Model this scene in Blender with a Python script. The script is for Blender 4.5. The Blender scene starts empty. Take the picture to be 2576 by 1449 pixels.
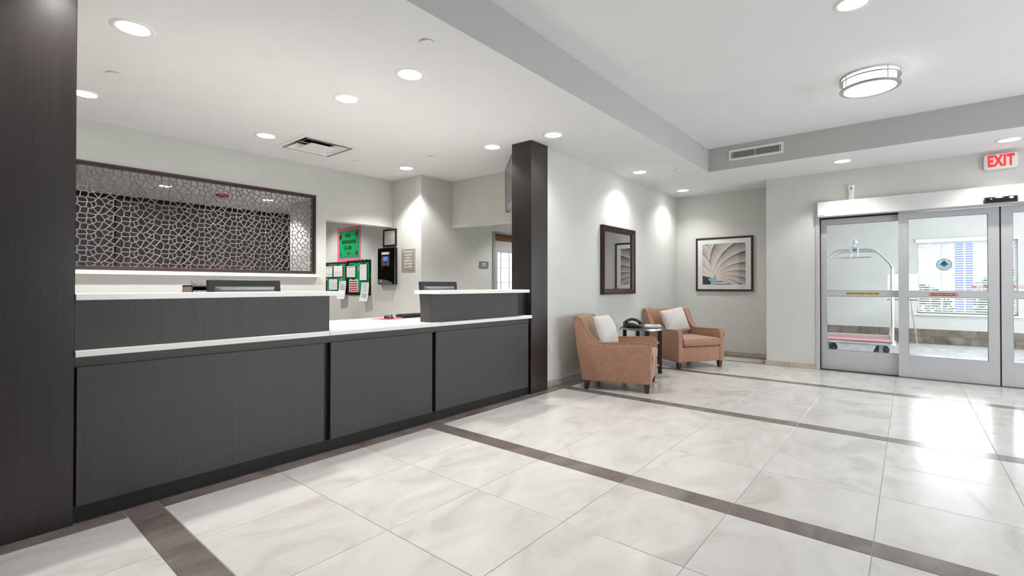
import bpy, bmesh, math, random
import numpy as np
from mathutils import Vector, Matrix

random.seed(7)
rng = np.random.default_rng(11)
scene = bpy.context.scene
COL = scene.collection
PI = math.pi
R = math.radians

# ------------------------------------------------------------------ camera
CAM_H = 1.19
cam_d = bpy.data.cameras.new('camera')
cam = bpy.data.objects.new('camera', cam_d)
COL.objects.link(cam)
scene.camera = cam
YAW, PITCH, ROLL = R(39.6225), R(0.4663), R(0.0712)
fw = Vector((-math.sin(YAW), math.cos(YAW), 0)) * math.cos(PITCH) + Vector((0, 0, 1)) * math.sin(PITCH)
rt = Vector((math.cos(YAW), math.sin(YAW), 0))
up = rt.cross(fw)
rt2 = rt * math.cos(ROLL) + up * math.sin(ROLL)
up2 = up * math.cos(ROLL) - rt * math.sin(ROLL)
cam.matrix_world = Matrix(((rt2.x, up2.x, -fw.x, 0), (rt2.y, up2.y, -fw.y, 0), (rt2.z, up2.z, -fw.z, CAM_H), (0, 0, 0, 1)))
cam_d.sensor_width = 36
cam_d.lens = 1205.07 / 2576 * 36
cam_d.shift_y = -16.708 / 2576
cam_d.clip_start = 0.02

def project(p):
    d = Vector(p) - Vector((0, 0, CAM_H))
    z = d.dot(fw)
    if z < 0.05:
        return None
    return (1288 + 1205 * d.dot(rt2) / z, 707.8 - 1205 * d.dot(up2) / z)

# ------------------------------------------------------------------ world, daylight, exposure
world = bpy.data.worlds.new('world')
scene.world = world
world.use_nodes = True
bg = world.node_tree.nodes['Background']
bg.inputs[0].default_value = (0.86, 0.93, 1.0, 1)
bg.inputs[1].default_value = 2.3

def daylight(name, loc, rot, sx, sy, power, color=(0.90, 0.95, 1.0)):
    l = bpy.data.lights.new(name, 'AREA')
    l.shape = 'RECTANGLE'; l.size = sx; l.size_y = sy; l.energy = power; l.color = color
    o = bpy.data.objects.new(name, l)
    o.location = loc; o.rotation_euler = rot
    COL.objects.link(o)
    return o

# daylight entering at the windows of the lobby's right wall and rear wall, and the vestibule's glazing
daylight('daylight_right_wall', (4.76, 3.5, 1.35), (0, R(90), 0), 1.5, 2.4, 50)
daylight('daylight_right_wall', (4.76, 6.3, 1.35), (0, R(90), 0), 1.5, 2.4, 40)
daylight('daylight_vestibule', (0.865, 13.02, 1.39), (R(-90), 0, 0), 1.4, 1.45, 50)
daylight('daylight_vestibule', (3.85, 10.6, 1.2), (0, R(90), 0), 2.2, 3.0, 76)

scene.view_settings.view_transform = 'Standard'
scene.view_settings.look = 'None'
scene.view_settings.gamma = 1.0
scene.view_settings.use_curve_mapping = False
scene.view_settings.exposure = 0.39
scene.cycles.use_denoising = True
scene.cycles.max_bounces = 8
scene.cycles.diffuse_bounces = 4
scene.cycles.glossy_bounces = 4
scene.cycles.caustics_reflective = False
scene.cycles.caustics_refractive = False
scene.cycles.adaptive_threshold = 0.14
scene.cycles.transparent_max_bounces = 16
scene.cycles.sample_clamp_indirect = 6.0
SPOT_W = 64.0

# ------------------------------------------------------------------ materials
def lin(c):
    out = []
    for v in c[:3]:
        v = v / 255.0
        out.append(v / 12.92 if v <= 0.04045 else ((v + 0.055) / 1.055) ** 2.4)
    return (out[0], out[1], out[2], 1.0)

def sock(nt, a, b):
    nt.links.new(a, b)

def base_mat(name, col=(200, 200, 200), rough=0.5, metal=0.0, spec=0.5):
    m = bpy.data.materials.new(name)
    m.use_nodes = True
    p = m.node_tree.nodes['Principled BSDF']
    p.inputs['Base Color'].default_value = lin(col)
    p.inputs['Roughness'].default_value = rough
    p.inputs['Metallic'].default_value = metal
    p.inputs['Specular IOR Level'].default_value = spec
    return m, m.node_tree, p

def plain(name, col, rough=0.5, metal=0.0, spec=0.5, nscale=40, namt=0.02, bump=0.0, bscale=200):
    """a colour with a faint procedural mottling and fine relief"""
    m, nt, p = base_mat(name, col, rough, metal, spec)
    tc = nt.nodes.new('ShaderNodeTexCoord')
    n = nt.nodes.new('ShaderNodeTexNoise'); n.inputs['Scale'].default_value = nscale; n.inputs['Detail'].default_value = 1
    sock(nt, tc.outputs['Object'], n.inputs['Vector'])
    r = nt.nodes.new('ShaderNodeValToRGB')
    c = lin(col)
    r.color_ramp.elements[0].position = 0.3; r.color_ramp.elements[1].position = 0.7
    r.color_ramp.elements[0].color = tuple(x * (1 - namt) for x in c[:3]) + (1,)
    r.color_ramp.elements[1].color = tuple(min(1, x * (1 + namt)) for x in c[:3]) + (1,)
    sock(nt, n.outputs['Fac'], r.inputs['Fac']); sock(nt, r.outputs['Color'], p.inputs['Base Color'])
    if bump:
        n2 = nt.nodes.new('ShaderNodeTexNoise'); n2.inputs['Scale'].default_value = bscale; n2.inputs['Detail'].default_value = 0
        sock(nt, tc.outputs['Object'], n2.inputs['Vector'])
        b = nt.nodes.new('ShaderNodeBump'); b.inputs['Strength'].default_value = bump; b.inputs['Distance'].default_value = 0.004
        sock(nt, n2.outputs['Fac'], b.inputs['Height']); sock(nt, b.outputs['Normal'], p.inputs['Normal'])
    return m

def emit_mat(name, col, strength):
    m, nt, p = base_mat(name, col, 0.6)
    p.inputs['Emission Color'].default_value = lin(col)
    p.inputs['Emission Strength'].default_value = strength
    return m

def grain_mat(name, dark, light, rough, scale=(70, 70, 1.1), spec=0.5, bump=0.08, coat=0.0):
    m, nt, p = base_mat(name, dark, rough, 0, spec)
    tc = nt.nodes.new('ShaderNodeTexCoord')
    mp = nt.nodes.new('ShaderNodeMapping'); mp.inputs['Scale'].default_value = scale
    sock(nt, tc.outputs['Object'], mp.inputs['Vector'])
    n = nt.nodes.new('ShaderNodeTexNoise'); n.inputs['Scale'].default_value = 1.0; n.inputs['Detail'].default_value = 6; n.inputs['Roughness'].default_value = 0.62
    sock(nt, mp.outputs['Vector'], n.inputs['Vector'])
    r = nt.nodes.new('ShaderNodeValToRGB')
    r.color_ramp.elements[0].position = 0.32; r.color_ramp.elements[1].position = 0.72
    r.color_ramp.elements[0].color = lin(dark); r.color_ramp.elements[1].color = lin(light)
    sock(nt, n.outputs['Fac'], r.inputs['Fac']); sock(nt, r.outputs['Color'], p.inputs['Base Color'])
    b = nt.nodes.new('ShaderNodeBump'); b.inputs['Strength'].default_value = bump; b.inputs['Distance'].default_value = 0.002
    sock(nt, n.outputs['Fac'], b.inputs['Height']); sock(nt, b.outputs['Normal'], p.inputs['Normal'])
    p.inputs['Coat Weight'].default_value = coat
    p.inputs['Coat Roughness'].default_value = 0.25
    return m

def tile_mat(name, c_lo, c_mid, c_hi, rough, ring=0.5, cloud=1.5):
    m, nt, p = base_mat(name, c_mid, rough, 0, 0.5)
    tc = nt.nodes.new('ShaderNodeTexCoord'); oi = nt.nodes.new('ShaderNodeObjectInfo')
    mul = nt.nodes.new('ShaderNodeVectorMath'); mul.operation = 'SCALE'; mul.inputs['Scale'].default_value = 37.0
    cmb = nt.nodes.new('ShaderNodeCombineXYZ')
    sock(nt, oi.outputs['Random'], cmb.inputs[0]); sock(nt, oi.outputs['Random'], cmb.inputs[2])
    m3 = nt.nodes.new('ShaderNodeMath'); m3.operation = 'MULTIPLY'; m3.inputs[1].default_value = 3.7
    sock(nt, oi.outputs['Random'], m3.inputs[0]); sock(nt, m3.outputs[0], cmb.inputs[1])
    sock(nt, cmb.outputs[0], mul.inputs[0])
    add = nt.nodes.new('ShaderNodeVectorMath'); add.operation = 'ADD'
    sock(nt, tc.outputs['Object'], add.inputs[0]); sock(nt, mul.outputs[0], add.inputs[1])
    mp = nt.nodes.new('ShaderNodeMapping'); mp.inputs['Scale'].default_value = (1.0, 0.55, 1.0)
    sock(nt, add.outputs[0], mp.inputs['Vector'])
    n = nt.nodes.new('ShaderNodeTexNoise'); n.inputs['Scale'].default_value = cloud * 2.2; n.inputs['Detail'].default_value = 6; n.inputs['Distortion'].default_value = 1.4
    sock(nt, mp.outputs['Vector'], n.inputs['Vector'])
    n1 = nt.nodes.new('ShaderNodeTexNoise'); n1.inputs['Scale'].default_value = 1.3; n1.inputs['Detail'].default_value = 2
    sock(nt, mp.outputs['Vector'], n1.inputs['Vector'])
    # end-grain rings: a fine sawtooth over a smooth noise field
    sc = nt.nodes.new('ShaderNodeMath'); sc.operation = 'MULTIPLY'; sc.inputs[1].default_value = 60 * ring
    sock(nt, n1.outputs['Fac'], sc.inputs[0])
    si = nt.nodes.new('ShaderNodeMath'); si.operation = 'SINE'
    m2 = nt.nodes.new('ShaderNodeMath'); m2.operation = 'MULTIPLY'; m2.inputs[1].default_value = 6.28
    sock(nt, sc.outputs[0], m2.inputs[0]); sock(nt, m2.outputs[0], si.inputs[0])
    mx = nt.nodes.new('ShaderNodeMath'); mx.operation = 'MULTIPLY_ADD'; mx.inputs[1].default_value = 0.012
    sock(nt, si.outputs[0], mx.inputs[0]); sock(nt, n.outputs['Fac'], mx.inputs[2])
    r = nt.nodes.new('ShaderNodeValToRGB')
    e = r.color_ramp.elements
    e[0].position = 0.30; e[0].color = lin(c_lo)
    e[1].position = 0.68; e[1].color = lin(c_hi)
    k = e.new(0.47); k.color = lin(c_mid)
    sock(nt, mx.outputs[0], r.inputs['Fac']); sock(nt, r.outputs['Color'], p.inputs['Base Color'])
    b = nt.nodes.new('ShaderNodeBump'); b.inputs['Strength'].default_value = 0.02; b.inputs['Distance'].default_value = 0.002
    sock(nt, si.outputs[0], b.inputs['Height']); sock(nt, b.outputs['Normal'], p.inputs['Normal'])
    return m

def glass_mat(name, tint=(0.93, 0.97, 0.96), refl=0.10):
    m = bpy.data.materials.new(name); m.use_nodes = True
    nt = m.node_tree; nt.nodes.clear()
    out = nt.nodes.new('ShaderNodeOutputMaterial')
    t = nt.nodes.new('ShaderNodeBsdfTransparent'); t.inputs[0].default_value = tint + (1,)
    g = nt.nodes.new('ShaderNodeBsdfGlossy'); g.inputs['Roughness'].default_value = 0.0
    lw = nt.nodes.new('ShaderNodeLayerWeight'); lw.inputs['Blend'].default_value = 0.5
    pw = nt.nodes.new('ShaderNodeMath'); pw.operation = 'POWER'; pw.inputs[1].default_value = 5.0
    ma = nt.nodes.new('ShaderNodeMath'); ma.operation = 'MULTIPLY_ADD'; ma.inputs[1].default_value = 0.9; ma.inputs[2].default_value = 0.03
    sock(nt, lw.outputs['Facing'], pw.inputs[0]); sock(nt, pw.outputs[0], ma.inputs[0])
    mixn = nt.nodes.new('ShaderNodeMixShader')
    sock(nt, ma.outputs[0], mixn.inputs[0]); sock(nt, t.outputs[0], mixn.inputs[1]); sock(nt, g.outputs[0], mixn.inputs[2])
    sock(nt, mixn.outputs[0], out.inputs['Surface'])
    return m

def attr_mat(name, rough=0.5, spec=0.5, coat=0.0):
    m, nt, p = base_mat(name, (200, 200, 200), rough, 0, spec)
    a = nt.nodes.new('ShaderNodeAttribute'); a.attribute_name = 'print'
    sock(nt, a.outputs['Color'], p.inputs['Base Color'])
    p.inputs['Coat Weight'].default_value = coat
    p.inputs['Coat Roughness'].default_value = 0.02
    return m

def fabric_mat(name, col, col2, bump=0.5, scale=900):
    m, nt, p = base_mat(name, col, 0.92, 0, 0.15)
    tc = nt.nodes.new('ShaderNodeTexCoord')
    n = nt.nodes.new('ShaderNodeTexNoise'); n.inputs['Scale'].default_value = 26; n.inputs['Detail'].default_value = 8; n.inputs['Roughness'].default_value = 0.8
    sock(nt, tc.outputs['Object'], n.inputs['Vector'])
    r = nt.nodes.new('ShaderNodeValToRGB'); r.color_ramp.elements[0].position = 0.35; r.color_ramp.elements[1].position = 0.65
    r.color_ramp.elements[0].color = lin(col); r.color_ramp.elements[1].color = lin(col2)
    sock(nt, n.outputs['Fac'], r.inputs['Fac']); sock(nt, r.outputs['Color'], p.inputs['Base Color'])
    n2 = nt.nodes.new('ShaderNodeTexNoise'); n2.inputs['Scale'].default_value = scale
    sock(nt, tc.outputs['Object'], n2.inputs['Vector'])
    b = nt.nodes.new('ShaderNodeBump'); b.inputs['Strength'].default_value = bump; b.inputs['Distance'].default_value = 0.001
    sock(nt, n2.outputs['Fac'], b.inputs['Height']); sock(nt, b.outputs['Normal'], p.inputs['Normal'])
    p.inputs['Sheen Weight'].default_value = 0.35
    p.inputs['Sheen Roughness'].default_value = 0.4
    return m

def pillow_mat():
    m, nt, p = base_mat('pillow_weave', (235, 232, 224), 0.9, 0, 0.2)
    tc = nt.nodes.new('ShaderNodeTexCoord')
    v = nt.nodes.new('ShaderNodeTexVoronoi'); v.inputs['Scale'].default_value = 150
    sock(nt, tc.outputs['Object'], v.inputs['Vector'])
    r = nt.nodes.new('ShaderNodeValToRGB'); r.color_ramp.elements[0].position = 0.15; r.color_ramp.elements[1].position = 0.6
    r.color_ramp.elements[0].color = lin((240, 238, 233)); r.color_ramp.elements[1].color = lin((214, 210, 202))
    sock(nt, v.outputs['Distance'], r.inputs['Fac']); sock(nt, r.outputs['Color'], p.inputs['Base Color'])
    b = nt.nodes.new('ShaderNodeBump'); b.inputs['Strength'].default_value = 0.9; b.inputs['Distance'].default_value = 0.006; b.invert = True
    sock(nt, v.outputs['Distance'], b.inputs['Height']); sock(nt, b.outputs['Normal'], p.inputs['Normal'])
    return m

M = {}
M['wall'] = plain('wall_paint', (212, 212, 207), 0.75, 0, 0.3, 3, 0.015, 0.22, 170)
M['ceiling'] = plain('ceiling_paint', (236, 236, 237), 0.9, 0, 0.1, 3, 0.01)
M['soffit_shaded'] = plain('soffit_shaded_paint', (190, 189, 187), 0.85, 0, 0.1, 3, 0.015)  # wall paint darkened so the tray sides look shaded
M['laminate'] = grain_mat('dark_laminate', (49, 47, 45), (64, 61, 58), 0.42, (240, 240, 1.6), 0.5, 0.04)
M['laminate_pillar'] = grain_mat('dark_pillar_laminate', (38, 33, 32), (53, 47, 45), 0.28, (240, 240, 1.2), 0.5, 0.05, 0.0)
M['black_recess'] = plain('black_recess', (26, 23, 23), 0.5, 0, 0.4)
M['quartz'] = plain('white_quartz', (243, 241, 235), 0.22, 0, 0.5, 260, 0.06)
M['tile'] = tile_mat('light_stone_tile', (194, 188, 182), (207, 204, 199), (215, 213, 209), 0.20)
M['strip'] = tile_mat('dark_border_tile', (98, 87, 81), (114, 104, 99), (131, 122, 117), 0.26, 0.7)
M['grout'] = plain('grout', (182, 178, 173), 0.9)
M['base_tile'] = tile_mat('baseboard_tile', (168, 156, 144), (184, 174, 163), (198, 190, 180), 0.4)
M['plank'] = tile_mat('grey_plank_tile', (150, 152, 155), (176, 178, 180), (198, 200, 202), 0.22)
M['stone'] = tile_mat('brown_stone_tile', (92, 80, 70), (122, 109, 98), (146, 134, 122), 0.4)
M['white'] = plain('white_paint', (236, 235, 233), 0.45)
M['white_plastic'] = plain('white_plastic', (238, 238, 236), 0.35)
M['header_white'] = plain('header_white', (222, 221, 219), 0.5)
M['alu'] = plain('satin_aluminium', (202, 203, 206), 0.42, 0.3, 0.5, 10, 0.01)
M['dark_gap'] = plain('dark_gasket_gap_shade', (40, 24, 20), 0.7)  # seal colour; also gives the track gap its shade
M['chrome'] = plain('chrome', (225, 228, 232), 0.08, 1.0, 0.5, 5, 0.01)
M['nickel'] = plain('brushed_nickel', (190, 188, 184), 0.28, 1.0, 0.5, 5, 0.02)
M['glass'] = glass_mat('clear_glass', (0.975, 0.99, 0.985))
M['picture_glass'] = glass_mat('picture_glass', (0.995, 0.995, 0.995))
M['lens'] = emit_mat('downlight_lens', (255, 252, 245), 12.0)
M['lens'].cycles.emission_sampling = 'NONE'
M['diffuser'] = emit_mat('white_diffuser', (255, 253, 248), 4.5)
M['frame_dark'] = grain_mat('dark_walnut', (38, 24, 20), (62, 40, 33), 0.3, (20, 20, 20), 0.5, 0.03)
M['bronze'] = plain('bronze_trim', (70, 52, 46), 0.45, 0.2)
M['lattice'] = plain('pewter_lattice', (146, 140, 143), 0.4, 0.1)
M['panel_brown'] = grain_mat('brown_wall_panel', (80, 67, 63), (106, 92, 88), 0.35, (40, 40, 1.0), 0.5, 0.03)
M['fabric'] = fabric_mat('tan_upholstery', (158, 119, 98), (177, 139, 117))
M['legwood'] = grain_mat('leg_wood', (64, 34, 26), (92, 54, 42), 0.35, (30, 30, 3))
M['table_dark'] = grain_mat('espresso_wood', (28, 18, 16), (46, 32, 28), 0.5, (30, 30, 3), 0.2)
M['pillow'] = pillow_mat()
M['black'] = plain('black_plastic', (22, 21, 22), 0.35)
M['black_gloss'] = plain('black_gloss', (14, 12, 13), 0.12, 0, 0.5)
M['grey_plastic'] = plain('grey_plastic', (92, 92, 94), 0.4)
M['screen_black'] = plain('screen_black', (16, 17, 20), 0.08, 0, 0.6)
M['mirror'] = plain('mirror_silver', (236, 238, 236), 0.0, 1.0, 0.5, 2, 0.0)
M['mat_white'] = plain('mat_board', (238, 238, 240), 0.25)
M['paper'] = plain('paper', (236, 237, 240), 0.8)
M['ink'] = plain('ink', (60, 60, 66), 0.8)
M['ink_light'] = plain('ink_light', (150, 152, 160), 0.8)
M['red'] = plain('red_print', (190, 26, 44), 0.6)
M['pink'] = plain('pink_card', (232, 112, 156), 0.7)
M['green'] = plain('green_card', (0, 158, 92), 0.6)
M['maroon'] = plain('dark_brown_card', (70, 24, 20), 0.6)
M['foil_red'] = plain('foil_red', (120, 26, 24), 0.2, 0.7)
M['foil_green'] = plain('foil_green', (20, 140, 70), 0.2, 0.7)
M['foil_gold'] = plain('foil_gold', (200, 170, 70), 0.2, 0.7)
M['foil_blue'] = plain('foil_blue', (40, 70, 160), 0.2, 0.7)
M['tan_card'] = plain('tan_card', (176, 150, 124), 0.8)
M['sign_taupe'] = plain('taupe_sign', (160, 154, 142), 0.5)
M['sign_grey'] = plain('grey_sign', (122, 122, 122), 0.5)
M['lcd'] = emit_mat('blue_lcd', (60, 100, 235), 0.9)
M['exit_red'] = emit_mat('exit_red', (255, 40, 40), 1.1)
M['exit_white'] = plain('exit_face', (226, 232, 228), 0.4)
M['yellow'] = plain('yellow_label', (196, 170, 60), 0.5)
M['label_red'] = plain('red_label', (186, 40, 58), 0.5)
M['decal_blue'] = plain('decal_blue', (26, 92, 122), 0.4)
M['decal_pale'] = plain('decal_pale', (186, 204, 216), 0.4)
M['faded_red'] = plain('faded_red', (224, 158, 168), 0.5)
M['carpet_red'] = fabric_mat('red_carpet', (196, 92, 108), (216, 122, 136), 0.6, 400)
M['rubber'] = plain('grey_rubber', (62, 66, 72), 0.6)
M['mouse_pad'] = plain('red_pad', (196, 58, 62), 0.7)
M['blind'] = plain('blind_slat', (244, 246, 248), 0.4)
M['blue_post'] = plain('blue_post', (140, 152, 218), 0.6)
M['leaf'] = plain('leaf', (128, 156, 118), 0.6, 0, 0.3, 12, 0.3)
M['asphalt'] = plain('concrete_paving', (196, 196, 192), 0.9, 0, 0.2, 6, 0.08)
M['door_grey'] = plain('door_grey', (182, 182, 180), 0.5)
M['frame_grey'] = plain('door_frame_grey', (150, 150, 148), 0.45)
M['brown_wood'] = grain_mat('brown_transom', (104, 66, 38), (132, 88, 54), 0.45, (2, 2, 40))
M['taupe_box'] = plain('taupe_plastic', (112, 100, 92), 0.45)
M['beige'] = plain('beige_laminate', (182, 168, 146), 0.5)
M['print'] = attr_mat('printed_picture', 0.3, 0.5, 0.6)

# ------------------------------------------------------------------ object helpers
WORLD = {}

def tag(o, label=None, cat=None, group=None, kind=None):
    if label: o['label'] = label
    if cat: o['category'] = cat
    if group: o['group'] = group
    if kind: o['kind'] = kind
    return o

def thing(name, label, cat, loc=(0, 0, 0), rotz=0, group=None, kind=None):
    o = bpy.data.objects.new(name, None)
    o.empty_display_size = 0.1
    COL.objects.link(o)
    o.location = loc; o.rotation_euler = (0, 0, rotz)
    WORLD[o] = Matrix.Translation(loc) @ Matrix.Rotation(rotz, 4, 'Z')
    return tag(o, label, cat, group, kind)

def wm(o):
    return WORLD.get(o, Matrix.Identity(4))

def obj(name, bm, mat, parent=None, local=False, smooth=False, label=None, autos=40):
    """bm in world coordinates (or in the root's own coordinates when local) becomes ONE mesh object"""
    me = bpy.data.meshes.new(name)
    bm.normal_update()
    bm.to_mesh(me); bm.free()
    return obj_me(name, me, mat, parent, local, smooth, label, autos)

def obj_me(name, me, mat, parent=None, local=False, smooth=False, label=None, autos=40):
    mats = mat if isinstance(mat, (list, tuple)) else [mat]
    for m in mats:
        me.materials.append(M[m] if isinstance(m, str) else m)
    o = bpy.data.objects.new(name, me)
    COL.objects.link(o)
    if parent is not None:
        w = wm(parent)
        if not local:
            me.transform(w.inverted())
        o.parent = parent
        WORLD[o] = w
    else:
        WORLD[o] = Matrix.Identity(4)
    if smooth:
        me.polygons.foreach_set('use_smooth', [True] * len(me.polygons))
        try:
            me.set_sharp_from_angle(angle=R(autos))
        except Exception:
            pass
    if label: o['label'] = label
    return o

def recenter(o):
    """put a single-mesh thing's origin at the middle of its base"""
    me = o.data
    xs = [v.co for v in me.vertices]
    c = Vector(((min(v.x for v in xs) + max(v.x for v in xs)) / 2, (min(v.y for v in xs) + max(v.y for v in xs)) / 2, min(v.z for v in xs)))
    me.transform(Matrix.Translation(-c)); o.location = c
    WORLD[o] = Matrix.Translation(c)
    return o

def dup(root, loc, rotz=None, label=None):
    r = root.copy(); COL.objects.link(r); r.location = loc
    if rotz is not None: r.rotation_euler = (0, 0, rotz)
    if label: r['label'] = label
    for ch in list(root.children):
        c = ch.copy(); COL.objects.link(c); c.parent = r
        for g in list(ch.children):
            d = g.copy(); COL.objects.link(d); d.parent = c
    return r

def B():
    return bmesh.new()

def box(bm, x0, x1, y0, y1, z0, z1, bevel=0.0, seg=1, mi=0):
    r = bmesh.ops.create_cube(bm, size=1.0)
    vs = r['verts']
    for v in vs:
        v.co = Vector((x0 + (v.co.x + 0.5) * (x1 - x0), y0 + (v.co.y + 0.5) * (y1 - y0), z0 + (v.co.z + 0.5) * (z1 - z0)))
    fs = {f for v in vs for f in v.link_faces}
    for f in fs: f.material_index = mi
    if bevel > 0:
        es = list({e for v in vs for e in v.link_edges})
        rr = bmesh.ops.bevel(bm, geom=es, offset=bevel, segments=seg, profile=0.5, affect='EDGES')
        for f in rr['faces']: f.material_index = mi
    return bm

def bx(*a, **k):
    return box(B(), *a, **k)

def prism(bm, pts, axis, a0, a1, bevel=0.0, seg=2, mi=0):
    """polygon pts (2D) extruded along an axis: 'x' -> (y,z), 'y' -> (x,z), 'z' -> (x,y)"""
    def P(u, v, a):
        return {'x': (a, u, v), 'y': (u, a, v), 'z': (u, v, a)}[axis]
    v0 = [bm.verts.new(P(u, v, a0)) for u, v in pts]
    v1 = [bm.verts.new(P(u, v, a1)) for u, v in pts]
    n = len(pts)
    fs = [bm.faces.new(v0), bm.faces.new(list(reversed(v1)))]
    for i in range(n):
        j = (i + 1) % n
        fs.append(bm.faces.new((v0[i], v1[i], v1[j], v0[j])))
    bmesh.ops.recalc_face_normals(bm, faces=fs)
    for f in fs: f.material_index = mi
    if bevel > 0:
        es = [e for e in {e for f in fs[:2] for e in f.edges}]
        bmesh.ops.bevel(bm, geom=es, offset=bevel, segments=seg, profile=0.5, affect='EDGES')
    return bm

def cyl(bm, p0, p1, r0, r1=None, seg=20, mi=0, caps=True):
    r1 = r0 if r1 is None else r1
    p0, p1 = Vector(p0), Vector(p1)
    d = (p1 - p0).normalized()
    a = Vector((0, 0, 1)) if abs(d.z) < 0.9 else Vector((1, 0, 0))
    u = d.cross(a).normalized(); w = d.cross(u)
    A, C = [], []
    for i in range(seg):
        t = 2 * PI * i / seg
        o = u * math.cos(t) + w * math.sin(t)
        A.append(bm.verts.new(p0 + o * r0)); C.append(bm.verts.new(p1 + o * r1))
    fs = []
    for i in range(seg):
        j = (i + 1) % seg
        fs.append(bm.faces.new((A[i], C[i], C[j], A[j])))
    if caps:
        fs.append(bm.faces.new(A)); fs.append(bm.faces.new(list(reversed(C))))
    bmesh.ops.recalc_face_normals(bm, faces=fs)
    for f in fs: f.material_index = mi
    return bm

def tube(bm, pts, r, seg=12, closed=False, mi=0):
    P = [Vector(p) for p in pts]
    n = len(P)
    rings = []
    prev = None
    for i in range(n):
        if closed:
            d = (P[(i + 1) % n] - P[i - 1]).normalized()
        else:
            d = (P[min(i + 1, n - 1)] - P[max(i - 1, 0)]).normalized()
        if prev is None:
            a = Vector((0, 0, 1)) if abs(d.z) < 0.9 else Vector((1, 0, 0))
            u = d.cross(a).normalized()
        else:
            u = (prev - d * prev.dot(d)).normalized()
        prev = u
        w = d.cross(u)
        rings.append([bm.verts.new(P[i] + (u * math.cos(2 * PI * k / seg) + w * math.sin(2 * PI * k / seg)) * r) for k in range(seg)])
    fs = []
    m = n if closed else n - 1
    for i in range(m):
        a, b = rings[i], rings[(i + 1) % n]
        for k in range(seg):
            l = (k + 1) % seg
            fs.append(bm.faces.new((a[k], b[k], b[l], a[l])))
    if not closed:
        fs.append(bm.faces.new(rings[0])); fs.append(bm.faces.new(list(reversed(rings[-1]))))
    bmesh.ops.recalc_face_normals(bm, faces=fs)
    for f in fs: f.material_index = mi
    return bm

def lathe(bm, prof, center, seg=32, closed_profile=False, sx=1.0, sy=1.0):
    cx, cy, cz = center
    rings = []
    for r, z in prof:
        rings.append([bm.verts.new((cx + sx * r * math.cos(2 * PI * k / seg), cy + sy * r * math.sin(2 * PI * k / seg), cz + z)) for k in range(seg)])
    fs = []
    n = len(prof)
    for i in range(n if closed_profile else n - 1):
        a, b = rings[i], rings[(i + 1) % n]
        for k in range(seg):
            l = (k + 1) % seg
            fs.append(bm.faces.new((a[k], a[l], b[l], b[k])))
    if not closed_profile:
        if prof[0][0] > 1e-6: fs.append(bm.faces.new(list(reversed(rings[0]))))
        if prof[-1][0] > 1e-6: fs.append(bm.faces.new(rings[-1]))
    bmesh.ops.remove_doubles(bm, verts=[v for r_ in rings for v in r_], dist=1e-6)
    bmesh.ops.recalc_face_normals(bm, faces=[f for f in bm.faces if f.is_valid])
    return bm

def sphere(bm, c, r, sub=3, sc=(1, 1, 1)):
    rr = bmesh.ops.create_icosphere(bm, subdivisions=sub, radius=r)
    for v in rr['verts']:
        v.co = Vector((v.co.x * sc[0] + c[0], v.co.y * sc[1] + c[1], v.co.z * sc[2] + c[2]))
    return bm

def slab(bm, u0, u1, v0, v1, w0, w1, holes, axes, edge_mi=None, front_mi=0):
    """a wall or ceiling slab spanning u,v with rectangular holes; axes maps (u,v,w) to x,y,z, e.g. 'yzx'"""
    us = sorted({u0, u1} | {min(max(h[k], u0), u1) for h in holes for k in (0, 1)})
    vs = sorted({v0, v1} | {min(max(h[k], v0), v1) for h in holes for k in (2, 3)})
    def full(i, j):
        if i < 0 or j < 0 or i >= len(us) - 1 or j >= len(vs) - 1: return False
        cu, cv = (us[i] + us[i + 1]) / 2, (vs[j] + vs[j + 1]) / 2
        return not any(h[0] < cu < h[1] and h[2] < cv < h[3] for h in holes)
    cache = {}
    def V(u, v, w):
        k = (round(u, 5), round(v, 5), round(w, 5))
        if k not in cache:
            p = {axes[0]: u, axes[1]: v, axes[2]: w}
            cache[k] = bm.verts.new((p['x'], p['y'], p['z']))
        return cache[k]
    fs = []
    for i in range(len(us) - 1):
        for j in range(len(vs) - 1):
            if not full(i, j): continue
            a, b, c, d = us[i], us[i + 1], vs[j], vs[j + 1]
            for w in (w0, w1):
                f = bm.faces.new((V(a, c, w), V(b, c, w), V(b, d, w), V(a, d, w))); f.material_index = front_mi; fs.append(f)
            for (ii, jj, p, q) in ((i - 1, j, (a, c), (a, d)), (i + 1, j, (b, c), (b, d)), (i, j - 1, (a, c), (b, c)), (i, j + 1, (a, d), (b, d))):
                if not full(ii, jj):
                    f = bm.faces.new((V(*p, w0), V(*q, w0), V(*q, w1), V(*p, w1)))
                    f.material_index = front_mi if edge_mi is None else edge_mi
                    fs.append(f)
    bmesh.ops.recalc_face_normals(bm, faces=fs)
    return bm

def struct(name, bm, mat, label, cat, parent=None):
    o = obj(name, bm, mat, parent)
    if parent is None:
        tag(o, label, cat, kind='structure')
    return o

def text_mesh(s, size, depth=0.0006, bold=0.0, spacing=1.0, align='CENTER', xscale=1.0):
    c = bpy.data.curves.new('lettering', 'FONT')
    c.body = s; c.size = size; c.align_x = align; c.align_y = 'CENTER'; c.extrude = depth
    c.offset = bold; c.space_character = spacing; c.resolution_u = 3
    o = bpy.data.objects.new('lettering', c); COL.objects.link(o)
    bpy.context.view_layer.update()
    dg = bpy.context.evaluated_depsgraph_get()
    me = bpy.data.meshes.new_from_object(o.evaluated_get(dg))
    bpy.data.objects.remove(o); bpy.data.curves.remove(c)
    if xscale != 1.0:
        me.transform(Matrix.Diagonal((xscale, 1, 1, 1)))
    return me

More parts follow.
